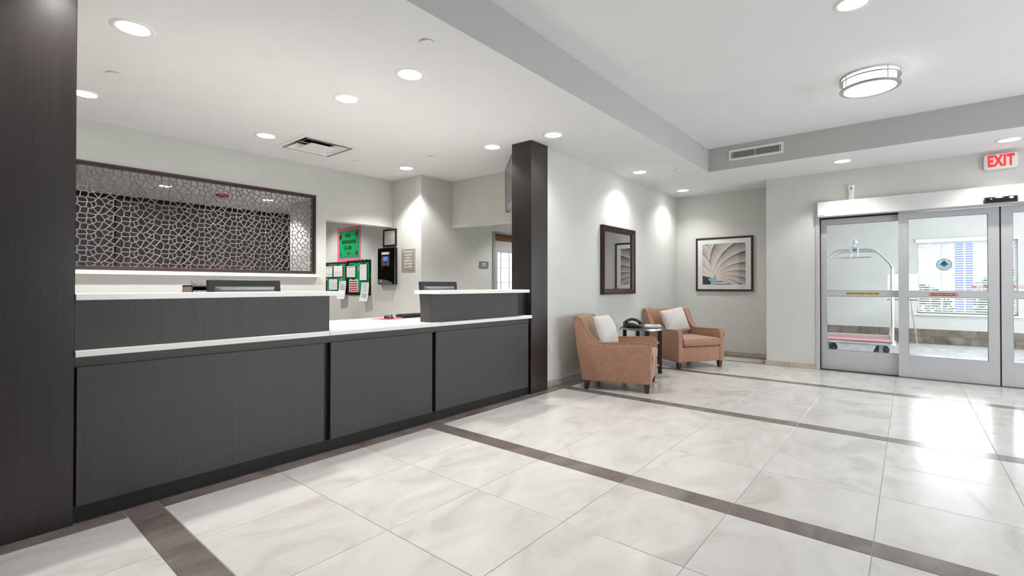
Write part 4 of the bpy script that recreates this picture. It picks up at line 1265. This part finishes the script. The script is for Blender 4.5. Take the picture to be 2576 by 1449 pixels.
# ceiling-hung television behind the slim pillar
tv_far = Vector((-4.195, 4.965, 0)); tv_dir = Vector((0.717, -0.697, 0)).normalized(); tv_n = Vector((-tv_dir.y * -1, 0, 0))
tvt = thing('television', 'flat television hung from the ceiling behind the slim pillar', 'television', (-3.85, 4.63, 2.46), math.atan2(tv_dir.y, tv_dir.x))
def tilt(bm):
    bmesh.ops.transform(bm, matrix=Matrix.Rotation(R(0.5), 4, 'X'), verts=bm.verts[:]); return bm
obj('shell', tilt(bx(-0.47, 0.47, -0.025, 0.025, -0.285, 0.285, bevel=0.006, seg=2)), 'black', tvt, local=True)
obj('screen', tilt(bx(-0.455, 0.455, -0.0275, -0.025, -0.268, 0.272)), 'screen_black', tvt, local=True)
obj('bezel', tilt(slab(B(), -0.472, 0.472, -0.287, 0.287, -0.030, -0.02, [(-0.452, 0.452, -0.265, 0.269)], 'xzy')), 'grey_plastic', tvt, local=True)
b = B(); cyl(b, (0, 0.06, 0.0), (0, 0.06, CEIL - 2.46), 0.02); obj('mount_pole', b, 'nickel', tvt, local=True, smooth=True)
obj('mount_plate', bx(-0.1, 0.1, 0.02, 0.06, -0.1, 0.1, bevel=0.003), 'nickel', tvt, local=True)

# ================================================================== MIRROR, PICTURE, OUTLET
mr = thing('wall_mirror', 'rectangular wall mirror in a stepped dark walnut frame', 'mirror', (-3.22, 6.305, 1.064))
MY0, MY1, MZ0, MZ1 = 5.815, 6.800, 1.062, 2.022
def frame_loft(prof, y0, y1, z0, z1, xw):
    """mitred picture frame: prof = list of (inset, height) around the opening, closed"""
    b = B()
    rings = []
    for ins, h in prof:
        rings.append([b.verts.new((xw + h, y, z)) for y, z in ((y0 + ins, z0 + ins), (y1 - ins, z0 + ins), (y1 - ins, z1 - ins), (y0 + ins, z1 - ins))])
    n = len(prof)
    for i in range(n):
        a_, c_ = rings[i], rings[(i + 1) % n]
        for k in range(4):
            l = (k + 1) % 4
            b.faces.new((a_[k], a_[l], c_[l], c_[k]))
    bmesh.ops.recalc_face_normals(b, faces=b.faces[:])
    return b
obj('frame', frame_loft([(0, 0), (0, 0.052), (0.006, 0.060), (0.022, 0.060), (0.028, 0.052), (0.045, 0.050), (0.058, 0.038), (0.072, 0.034), (0.078, 0.026), (0.078, 0)], MY0, MY1, MZ0, MZ1, -3.25), 'frame_dark', mr)
obj('inner_bead', frame_loft([(0.070, 0.020), (0.070, 0.030), (0.080, 0.030), (0.080, 0.020)], MY0, MY1, MZ0, MZ1, -3.25), 'bronze', mr)
obj('mirror_glass', bx(-3.25, -3.232, MY0 + 0.074, MY1 - 0.074, MZ0 + 0.074, MZ1 - 0.074), 'mirror', mr)

pc = thing('framed_picture', 'framed abstract picture of pale curved leaves fanning from a corner', 'picture', (-2.443, 8.64, 1.095))
PX0, PX1, PZ0, PZ1 = -2.908, -1.978, 1.095, 2.022
b = frame_loft([(0, 0), (0, 0.03), (0.004, 0.034), (0.026, 0.034), (0.030, 0.028), (0.030, 0)], 0, 1, 0, 1, 0)
b.free()
def frame_y(prof, x0, x1, z0, z1, yw):
    b = B(); rings = []
    for ins, h in prof:
        rings.append([b.verts.new((x, yw - h, z)) for x, z in ((x0 + ins, z0 + ins), (x1 - ins, z0 + ins), (x1 - ins, z1 - ins), (x0 + ins, z1 - ins))])
    n = len(prof)
    for i in range(n):
        a_, c_ = rings[i], rings[(i + 1) % n]
        for k in range(4):
            l = (k + 1) % 4
            b.faces.new((a_[k], a_[l], c_[l], c_[k]))
    bmesh.ops.recalc_face_normals(b, faces=b.faces[:])
    return b
obj('frame', frame_y([(0, 0), (0, 0.03), (0.004, 0.034), (0.027, 0.034), (0.031, 0.028), (0.031, 0)], PX0, PX1, PZ0, PZ1, 8.66), 'frame_dark', pc)
obj('mat_board', slab(B(), PX0 + .03, PX1 - .03, PZ0 + .03, PZ1 - .03, 8.638, 8.642, [(-2.795, -2.093, 1.206, 1.910)], 'xzy'), 'mat_white', pc)
# the print: a fan of pale curved leaves, colours held per vertex
NP = 150
hubp = (0.24, 0.16)
petals = []      # angle of each leaf edge at the rim (deg), bending
edges_ = [(172, 0.55), (150, 0.5), (118, 0.32), (97, 0.25), (80, 0.22), (62, 0.16), (46, 0.20), (31, 0.24), (17, 0.26), (4, 0.22), (-6, 0.08)]
vs_, cols_ = [], []
for j in range(NP + 1):
    for i in range(NP + 1):
        u, v = i / NP, j / NP
        dx, dy = u - hubp[0], v - hubp[1]
        r_ = math.hypot(dx, dy); th = math.degrees(math.atan2(dy, dx))
        # bend the ray: leaves curl clockwise outward
        thb = th + 42 * r_ * (1 if th > -20 else 0) * (0.7 if th < 100 else -0.9)
        k = 0
        bounds = [176, 140, 112, 88, 70, 52, 36, 22, 9, -4]
        while k < len(bounds) and thb < bounds[k]: k += 1
        if k == 0 or th < -20 or (th > 165):
            c = (0.16, 0.11, 0.10) if dx < -0.05 else (0.62, 0.74, 0.82) if dx < 0.08 else (0.30, 0.24, 0.22)
            if dx > 0.08: c = (0.85, 0.85, 0.87) if int(v * 60) % 4 else (0.18, 0.12, 0.12)
        else:
            lo_ = bounds[k] if k < len(bounds) else -20
            hi_ = bounds[k - 1]
            t_ = (thb - lo_) / (hi_ - lo_ + 1e-6)          # 0 lower edge .. 1 upper edge
            light = 1.0 - 0.62 * min(1, r_ * 1.05) * (0.30 + 0.70 * t_ ** 0.8)
            light *= 1.0 if t_ > 0.03 else 1.1
            light = light * (1 - 0.38 * max(0, t_ - 0.75) * 4 * min(1, 0.3 + r_))
            w_ = (1.0, 0.955, 0.92)
            c = tuple(max(0.03, light * q_) ** 1.0 for q_ in w_)
        if r_ < 0.10 and th < 60: c = (0.62, 0.74, 0.82)
        vs_.append((-2.795 + 0.702 * u, 8.6425, 1.206 + 0.704 * v)); cols_.append(c)
fs_ = [(j * (NP + 1) + i, j * (NP + 1) + i + 1, (j + 1) * (NP + 1) + i + 1, (j + 1) * (NP + 1) + i) for j in range(NP) for i in range(NP)]
me = bpy.data.meshes.new('print'); me.from_pydata(vs_, [], fs_); me.update()
at_ = me.color_attributes.new('print', 'FLOAT_COLOR', 'POINT')
arr = np.ones((len(vs_), 4), dtype=np.float32); arr[:, :3] = np.array(cols_, dtype=np.float32) ** 2.0
at_.data.foreach_set('color', arr.ravel())
obj_me('print', me, 'print', pc)
obj('glazing', bx(PX0 + .03, PX1 - .03, 8.6335, 8.6350, PZ0 + .03, PZ1 - .03), 'picture_glass', pc)

ol = thing('wall_outlet', 'white wall outlet low beside the slim pillar', 'outlet', (-3.25, 4.65, 0.395))
b = B(); prism(b, rounded(4.613, 4.688, 0.395, 0.515, 0.006), 'x', -3.25, -3.244, 0.001); obj('plate', b, 'wall', ol)
for z in (0.43, 0.48):
    b = B(); prism(b, rounded(4.633, 4.668, z - .016, z + .016, 0.012), 'x', -3.244, -3.242); q = obj('socket', b, 'white', ol)
    b = B(); box(b, -3.242, -3.2415, 4.642, 4.645, z - .004, z + .007); box(b, -3.242, -3.2415, 4.656, 4.659, z - .004, z + .007); obj('slot', b, 'black', q)

# ================================================================== ARMCHAIRS, PILLOWS, SIDE TABLE
SIDE = [(-.400, .10), (-.462, .45), (-.492, .68), (-.508, .785), (-.497, .812), (-.455, .820), (-.410, .800), (-.385, .755), (-.350, .685), (-.305, .615), (-.245, .560), (-.170, .532), (-.05, .533), (.10, .540), (.30, .549), (.345, .541), (.362, .515), (.366, .44), (.366, .10)]
def armchair(label, loc, rotz):
    t = thing('armchair', label, 'armchair', loc, rotz, group='tan armchairs by the side table')
    for s in (-1, 1):
        y0, y1 = (0.322, 0.400) if s > 0 else (-0.400, -0.322)
        b = B(); prism(b, SIDE, 'y', y0, y1, 0.014, 3)
        ap = obj('side_panel', b, 'fabric', t, local=True, smooth=True, autos=50)
        for yy in (y0 + 0.004, y1 - 0.004):
            b = tube(B(), [(x, yy, z + 0.003) for x, z in SIDE[4:18]], 0.0045, 6)
            obj('piping', b, 'fabric', ap, local=True, smooth=True)
    BK = [(-.400, .11), (-.462, .45), (-.492, .68), (-.508, .80), (-.485, .828), (-.450, .832), (-.420, .815), (-.365, .68), (-.305, .50), (-.285, .40), (-.285, .11)]
    b = B(); prism(b, BK, 'y', -0.330, 0.330, 0.010, 2)
    obj('backrest', b, 'fabric', t, local=True, smooth=True, autos=50)
    b = B(); box(b, -0.30, 0.357, -0.328, 0.328, 0.10, 0.312, bevel=0.012, seg=2)
    obj('seat_deck', b, 'fabric', t, local=True, smooth=True, autos=50)
    # loose seat cushion with a crowned top
    b = B(); n = 22
    g_ = {}
    for k, sgn in ((0, -1), (1, 1)):
        for i in range(n + 1):
            for j in range(n + 1):
                u, v = math.sin(PI / 2 * (-1 + 2 * i / n)), math.sin(PI / 2 * (-1 + 2 * j / n))
                e_ = (1 - abs(u) ** 18) ** 0.16 * (1 - abs(v) ** 18) ** 0.16 if abs(u) < 1 and abs(v) < 1 else 0
                x = 0.045 + 0.340 * u * (1 - 0.012 * (1 - e_)); y = 0.318 * v
                h = 0.057 * e_ + 0.010 * (1 - u * u) * (1 - v * v) * (1 if sgn > 0 else 0)
                g_[k, i, j] = b.verts.new((x, y, 0.376 + sgn * h))
    for i in range(n):
        for j in range(n):
            b.faces.new((g_[1, i, j], g_[1, i + 1, j], g_[1, i + 1, j + 1], g_[1, i, j + 1]))
            b.faces.new((g_[0, i, j], g_[0, i, j + 1], g_[0, i + 1, j + 1], g_[0, i + 1, j]))
    bmesh.ops.remove_doubles(b, verts=b.verts[:], dist=1e-5)
    obj('seat_cushion', b, 'fabric', t, local=True, smooth=True, autos=180)
    for x, y in ((-0.345, -0.355), (-0.345, 0.355), (0.318, -0.355), (0.318, 0.355)):
        b = B()
        a_, c_ = 0.031, 0.021
        hi = [b.verts.new((x + sx * a_, y + sy * a_, 0.105)) for sx, sy in ((-1, -1), (1, -1), (1, 1), (-1, 1))]
        sh = -0.012 if x < 0 else 0
        lo = [b.verts.new((x + sh + sx * c_, y + sy * c_, 0.0)) for sx, sy in ((-1, -1), (1, -1), (1, 1), (-1, 1))]
        b.faces.new(hi); b.faces.new(list(reversed(lo)))
        for i in range(4):
            j = (i + 1) % 4
            b.faces.new((lo[i], lo[j], hi[j], hi[i]))
        bmesh.ops.recalc_face_normals(b, faces=b.faces[:])
        obj('leg', b, 'legwood', t, local=True)
    return t
C1 = ((-2.640, 5.262, 0), R(18.5)); C2 = ((-2.60, 7.228, 0), R(-31.6))
armchair('tan upholstered armchair seen from its side, nearer the pillar', *C1)
armchair('tan upholstered armchair facing out from the corner under the picture', *C2)

def pillow(label, root, loc, rx, ry, rz, w, h, t_):
    p = thing('throw_pillow', label, 'pillow', (0, 0, 0), group='white woven pillows on the armchairs')
    b = B(); n = 22; g_ = {}
    for k, sgn in ((0, -1), (1, 1)):
        for i in range(n + 1):
            for j in range(n + 1):
                u, v = -1 + 2 * i / n, -1 + 2 * j / n
                e_ = max(0, (1 - u * u) * (1 - v * v)) ** 0.42
                x = w / 2 * u * (1 - 0.05 * (1 - v * v) ) ; y = h / 2 * v * (1 - 0.05 * (1 - u * u))
                g_[k, i, j] = b.verts.new((x, y, sgn * t_ / 2 * e_ * (1 + 0.05 * math.sin(5 * u + 3 * v))))
    for i in range(n):
        for j in range(n):
            b.faces.new((g_[1, i, j], g_[1, i + 1, j], g_[1, i + 1, j + 1], g_[1, i, j + 1]))
            b.faces.new((g_[0, i, j], g_[0, i, j + 1], g_[0, i + 1, j + 1], g_[0, i + 1, j]))
    bmesh.ops.remove_doubles(b, verts=b.verts[:], dist=1e-5)
    (cx, cy, cz), cr = root
    mt = Matrix.Translation((cx, cy, 0)) @ Matrix.Rotation(cr, 4, 'Z') @ Matrix.Translation(loc) @ Matrix.Rotation(rz, 4, 'Z') @ Matrix.Rotation(ry, 4, 'Y') @ Matrix.Rotation(rx, 4, 'Z')
    # pillow plane: local x,y -> after Y-rotation stands upright leaning back
    p.location = mt.translation; WORLD[p] = Matrix.Translation(mt.translation)
    bmesh.ops.transform(b, matrix=mt, verts=b.verts[:])
    obj('cover', b, 'pillow', p, smooth=True, autos=180)
    pts = []
    for (u0, v0), (u1, v1) in (((-1, -1), (1, -1)), ((1, -1), (1, 1)), ((1, 1), (-1, 1)), ((-1, 1), (-1, -1))):
        for k in range(10):
            s_ = k / 10; u, v = u0 + (u1 - u0) * s_, v0 + (v1 - v0) * s_
            pts.append(mt @ Vector((w / 2 * u * (1 - 0.05 * (1 - v * v)), h / 2 * v * (1 - 0.05 * (1 - u * u)), 0)))
    obj('seam', tube(B(), pts, 0.004, 6, True), 'pillow', p, smooth=True)
    return p
pillow('white woven pillow leaning in the armchair nearer the pillar', C1, (-0.185, -0.085, 0.655), 0, R(70), R(-14), 0.37, 0.44, 0.19)
pillow('white woven pillow leaning in the armchair under the picture', C2, (-0.175, -0.045, 0.655), R(8), R(70), R(6), 0.37, 0.47, 0.17)

TX, TY, TZ = -2.784, 6.134, 0.622
tb = thing('side_table', 'round dark side table with chrome rim between the armchairs', 'table', (TX, TY, 0))
b = B(); lathe(b, [(0.0, TZ - 0.022), (0.270, TZ - 0.022), (0.270, TZ), (0.0, TZ)], (TX, TY, 0), 48); obj('table_top', b, 'table_dark', tb)
b = B(); lathe(b, [(0.270, TZ - 0.026), (0.277, TZ - 0.026), (0.277, TZ + 0.002), (0.270, TZ + 0.002)], (TX, TY, 0), 56, True); obj('rim', b, 'nickel', tb, smooth=True, autos=30)
cr_ = Vector((rt.x, rt.y, 0))
for k in range(4):
    a_ = math.atan2(rt.y, rt.x) + k * PI / 2
    lx, ly = TX + 0.238 * math.cos(a_), TY + 0.238 * math.sin(a_)
    b = B(); box(b, -0.022, 0.022, -0.022, 0.022, 0, TZ - 0.026, bevel=0.002)
    bmesh.ops.transform(b, matrix=Matrix.Translation((lx, ly, 0)) @ Matrix.Rotation(a_, 4, 'Z'), verts=b.verts[:])
    obj('leg', b, 'table_dark', tb)
for z in (0.43, 0.13):
    b = B(); lathe(b, [(0.222, z - 0.010), (0.228, z - 0.010), (0.228, z + 0.010), (0.222, z + 0.010)], (TX, TY, 0), 48, True); obj('ring_stretcher', b, 'chrome', tb, smooth=True, autos=30)

ph = thing('telephone', 'black desk telephone on the round side table', 'telephone', (TX - 0.108, TY - 0.085, TZ + 0.003), math.atan2(rt.y, rt.x) + R(6))
b = B(); prism(b, [(-0.10, 0.002), (0.10, 0.002), (0.10, 0.022), (0.02, 0.050), (-0.10, 0.072)], 'y', -0.085, 0.085, 0.006, 2); obj('base', b, 'black', ph, local=True, smooth=True, autos=50)
b = B(); pts = []
for i in range(15):
    s_ = i / 14; pts.append((-0.105 + 0.21 * s_, -0.052, 0.088 + 0.036 * math.sin(PI * s_) - 0.030 * s_))
hs = obj('handset', tube(B(), pts, 0.018, 10), 'black_gloss', ph, local=True, smooth=True)
for x, z in ((-0.095, 0.083), (0.095, 0.056)):
    obj('handset_cup', sphere(B(), (x, -0.052, z), 0.028, 2, (1, 1, 0.75)), 'black', hs, local=True, smooth=True)
kk = B()
for i in range(3):
    for j in range(4): box(kk, 0.0 + j * 0.019, 0.013 + j * 0.019, 0.0 + i * 0.02, 0.014 + i * 0.02, 0.05 - j * 0.0068, 0.057 - j * 0.0068)
obj('keypad', kk, 'grey_plastic', ph, local=True)
b = B(); pts = []
for i in range(90):
    s_ = i / 89
    q_ = Vector((-0.105 - 0.10 * s_, -0.055 - 0.02 * s_, 0.060 - 0.05 * min(s_, .45) / .45 - (0.16 * (s_ - .7) if s_ > .7 else 0)))
    pts.append(q_ + Vector((0.006 * math.cos(s_ * 70), 0.006 * math.sin(s_ * 70), 0)))
obj('coiled_cord', tube(b, pts, 0.0028, 6), 'black', ph, local=True, smooth=True)

def papers(loc, rotz, w, d, n, label, mats):
    t = thing('newspaper', label, 'newspaper', loc, rotz)
    z = 0.0005
    for i in range(n):
        ox, oy, rr = random.uniform(-.012, .012), random.uniform(-.012, .012), random.uniform(-.10, .10)
        b = B(); box(b, -w / 2, w / 2, -d / 2, d / 2, z, z + 0.007, bevel=0.002)
        bmesh.ops.transform(b, matrix=Matrix.Translation((ox, oy, 0)) @ Matrix.Rotation(rr, 4, 'Z'), verts=b.verts[:])
        sh_ = obj('folded_section', b, mats[i % len(mats)], t, local=True)
        z += 0.0075
    b = B()
    for k in range(3): box(b, w / 2 - 0.10 + k * 0.028, w / 2 - 0.088 + k * 0.028, -d / 2 + .01, d / 2 - .01, z - 0.0008, z + 0.0005)
    obj('printed_band', b, 'decal_blue', t, local=True)
    return t
papers((TX + 0.108, TY + 0.082, TZ + 0.003), math.atan2(rt.y, rt.x) - R(5), 0.20, 0.20, 4, 'stack of folded newspapers on the round side table', ['paper', 'mat_white', 'paper'])

# ================================================================== CEILING FITTINGS
def downlight_parts(t, z, r=0.086):
    b = B(); lathe(b, [(r, -0.001), (r, -0.004), (r + 0.006, -0.007), (r + 0.024, -0.005), (r + 0.030, 0.0), (r, 0.0)], (0, 0, 0), 40, True)
    obj('trim', b, 'white', t, local=True, smooth=True, autos=50)
    b = B(); lathe(b, [(0.0, -0.0035), (r, -0.0035), (r, 0.0), (0.0, 0.0)], (0, 0, 0), 40)
    obj('lens', b, 'lens', t, local=True)
DL = [((-3.705, 0.78), 'recessed downlight over the near ledge beside the wide pillar'),
      ((-5.29, 0.79), 'recessed downlight half behind the wide pillar near the lattice wall'),
      ((-3.695, 2.245), 'recessed downlight above the open countertop between the ledges'),
      ((-2.90, 2.29), 'recessed downlight nearest the tray edge over the counter aisle'),
      ((-5.28, 2.255), 'recessed downlight beside the square ceiling diffuser'),
      ((-5.27, 4.10), 'recessed downlight at the corner above the ownership sign'),
      ((-3.69, 4.10), 'recessed downlight just left of the slim pillar top'),
      ((-2.895, 4.18), 'recessed downlight just right of the slim pillar top'),
      ((-2.91, 6.33), 'recessed downlight above the wall mirror'),
      ((-2.91, 8.01), 'recessed downlight in the corner by the framed picture'),
      ((-0.645, 7.41), 'recessed downlight above the fixed door leaf'),
      ((0.855, 7.47), 'recessed downlight above the exit sign'),
      ((-2.90, 0.40), 'recessed downlight in front of the wide pillar'),
      ((-3.70, -0.75), 'recessed downlight behind the wide pillar'),
      ((2.4, 7.45), 'recessed downlight over the far end of the entrance'),
      ((-7.5, 3.55), 'added unseen downlight brightening the passage above the pink poster'),  # out of view, added to brighten the poster wall
      ((-4.4, 6.6), 'added unseen downlight brightening the hallway by the break room')]  # hidden by the header, added to lift the hallway wall
d0 = None
def spot(loc, power, size=R(118), blend=0.4, col=(1.0, 0.984, 0.962), r=0.06):
    l = bpy.data.lights.new('downlight_beam', 'SPOT'); l.energy = power; l.spot_size = size; l.spot_blend = blend; l.color = col; l.shadow_soft_size = r
    o_ = bpy.data.objects.new('downlight_beam', l); o_.location = loc; COL.objects.link(o_)
    return o_
for (x, y), lab in DL:
    if d0 is None:
        d0 = thing('downlight', lab, 'downlight', (x, y, CEIL), group='recessed ceiling downlights')
        downlight_parts(d0, CEIL)
    else:
        dup(d0, (x, y, CEIL), label=lab)
    wallwash = -3.0 < x < -2.5
    spot((x, y, CEIL - 0.02), SPOT_W * (1.75 if x < -5 else 1.35 if x < -3.3 else 0.85 if wallwash else 0.6), R(132) if wallwash else R(118), 0.9 if wallwash else 0.45)
for (x, y, z), lab in (((-0.282, 3.96, UPPER), 'downlight at the top edge in the raised tray ceiling'), ((-9.23, 2.38, CEIL), 'downlight seen through the lattice near its middle'),
                       ((-9.26, 3.99, CEIL), 'downlight seen through the lattice near its white edge'), ((0.42, 11.2, 2.72), 'downlight seen through the sliding door glass'), ((1.6, 0.6, UPPER), 'downlight in the tray behind the viewpoint')):
    dup(d0, (x, y, z), label=lab); spot((x, y, z - 0.02), SPOT_W * (1.3 if x < -9 else 1.0))

def cap_disc(x, y, r, lab, name, cat, h=0.012):
    t = thing(name, lab, cat, (x, y, CEIL - h), group='round white ceiling covers')
    b = B(); lathe(b, [(0.0, -h), (r * 0.97, -h), (r, -h * 0.6), (r, -h * 0.3), (0.0, -h * 0.3)], (x, y, CEIL), 36); obj('cover_plate', b, 'white', t, smooth=True, autos=40)
    b = B(); lathe(b, [(r * 0.86, -h * 0.3), (r * 0.86, 0.0), (0.0, 0.0)], (x, y, CEIL), 30); obj('neck', b, 'frame_grey', t)
cap_disc(-2.43, 2.053, 0.046, 'round white sprinkler cover near the tray edge', 'sprinkler_cover', 'sprinkler')
cap_disc(-4.617, 0.857, 0.046, 'round white sprinkler cover between the two nearest desk downlights', 'sprinkler_cover', 'sprinkler')
cap_disc(-4.56, 3.926, 0.046, 'round white sprinkler cover left of the slim pillar', 'sprinkler_cover', 'sprinkler')
cap_disc(-5.466, 3.479, 0.055, 'flat white ceiling cover beside the square diffuser', 'ceiling_cover', 'cover', 0.006)
cap_disc(-2.457, 6.551, 0.046, 'round white sprinkler cover near the corner of the tray', 'sprinkler_cover', 'sprinkler')

# square ceiling diffuser
vx0, vx1, vy0, vy1 = -5.595, -4.935, 2.495, 3.160
vd = thing('ceiling_diffuser', 'square white ceiling air diffuser with stepped louvers', 'vent', ((vx0 + vx1) / 2, (vy0 + vy1) / 2, CEIL - 0.01))
cxv, cyv = (vx0 + vx1) / 2, (vy0 + vy1) / 2
def sqring(r0, z0, r1, z1, t):
    """square sloped ring from half-size r0 at z0 to r1 at z1"""
    b = B(); R_ = []
    for r_, z in ((r0, z0), (r1, z1), (r1, z1 + t), (r0, z0 + t)):
        R_.append([b.verts.new((cxv + sx * r_, cyv + sy * r_, CEIL + z)) for sx, sy in ((-1, -1), (1, -1), (1, 1), (-1, 1))])
    for i in range(4):
        a_, c_ = R_[i], R_[(i + 1) % 4]
        for k in range(4):
            l = (k + 1) % 4
            b.faces.new((a_[k], a_[l], c_[l], c_[k]))
    bmesh.ops.recalc_face_normals(b, faces=b.faces[:])
    return b
obj('flange', sqring(0.335, -0.004, 0.285, -0.006, 0.003), 'white', vd)
obj('louver', sqring(0.250, -0.010, 0.165, 0.045, 0.003), 'white', vd)
obj('louver', sqring(0.295, -0.004, 0.270, 0.075, 0.003), 'white', vd)
pl_ = B(); box(pl_, cxv - 0.155, cxv + 0.155, cyv - 0.155, cyv + 0.155, CEIL - 0.014, CEIL - 0.011)
obj('center_plate', pl_, 'white', vd)
for dx in (-0.1, 0.1):
    obj('hanger', bx(cxv + dx - 0.012, cxv + dx + 0.012, cyv - 0.27, cyv + 0.27, CEIL + 0.05, CEIL + 0.054), 'white', vd)
obj('duct_box', bx(VENT[0], VENT[1], VENT[2], VENT[3], CEIL + 0.13, CEIL + 0.31), 'black_recess', vd)

# supply grille on the tray side
sgx0, sgx1, sgz0, sgz1 = -1.888, -1.228, 2.891, 3.035
gr = thing('air_grille', 'white slotted air grille on the side of the ceiling tray', 'vent', ((sgx0 + sgx1) / 2, 6.93, sgz0))
obj('frame', slab(B(), sgx0, sgx1, sgz0, sgz1, 6.928, 6.939, [(sgx0 + .028, sgx1 - .028, sgz0 + .028, sgz1 - .028)], 'xzy'), 'white', gr)
obj('backing', bx(sgx0 + .028, sgx1 - .028, 6.936, 6.939, sgz0 + .028, sgz1 - .028), 'black_recess', gr)
for k in range(7):
    z = sgz0 + 0.034 + k * 0.0125
    b = B(); prism(b, [(6.929, z - 0.001), (6.936, z + 0.003), (6.936, z + 0.005), (6.929, z + 0.002)], 'x', sgx0 + .028, sgx1 - .028); obj('slat', b, 'white', gr)
for x in (sgx0 + 0.045, (sgx0 + sgx1) / 2, sgx1 - 0.045):
    obj('divider', bx(x - 0.003, x + 0.003, 6.929, 6.936, sgz0 + .028, sgz1 - .028), 'white', gr)

# flush ceiling light with two nickel rings
FX, FY = -0.266, 5.42
fl = thing('flush_ceiling_light', 'round white flush ceiling light with two nickel rings', 'ceiling light', (FX, FY, UPPER - 0.13))
b = B(); lathe(b, [(0.0, -0.118), (0.17, -0.118), (0.182, -0.11), (0.195, -0.10), (0.195, -0.012), (0.0, -0.012)], (FX, FY, UPPER), 48); obj('diffuser', b, 'diffuser', fl, smooth=True, autos=40)
for z in (-0.045, -0.118):
    b = B(); lathe(b, [(0.196, z - 0.008), (0.228, z - 0.006), (0.230, z + 0.004), (0.222, z + 0.010), (0.196, z + 0.010)], (FX, FY, UPPER), 56, True); obj('ring', b, 'nickel', fl, smooth=True, autos=40)
for k in range(4):
    a_ = math.atan2(rt.y, rt.x) + k * PI / 2
    x, y = FX + 0.212 * math.cos(a_), FY + 0.212 * math.sin(a_)
    b = B(); cyl(b, (x, y, UPPER - 0.128), (x, y, UPPER), 0.006, seg=10); obj('post', b, 'chrome', fl, smooth=True)
b = B(); lathe(b, [(0.0, -0.012), (0.215, -0.012), (0.215, 0.0), (0.0, 0.0)], (FX, FY, UPPER), 40); obj('ceiling_pan', b, 'white', fl)
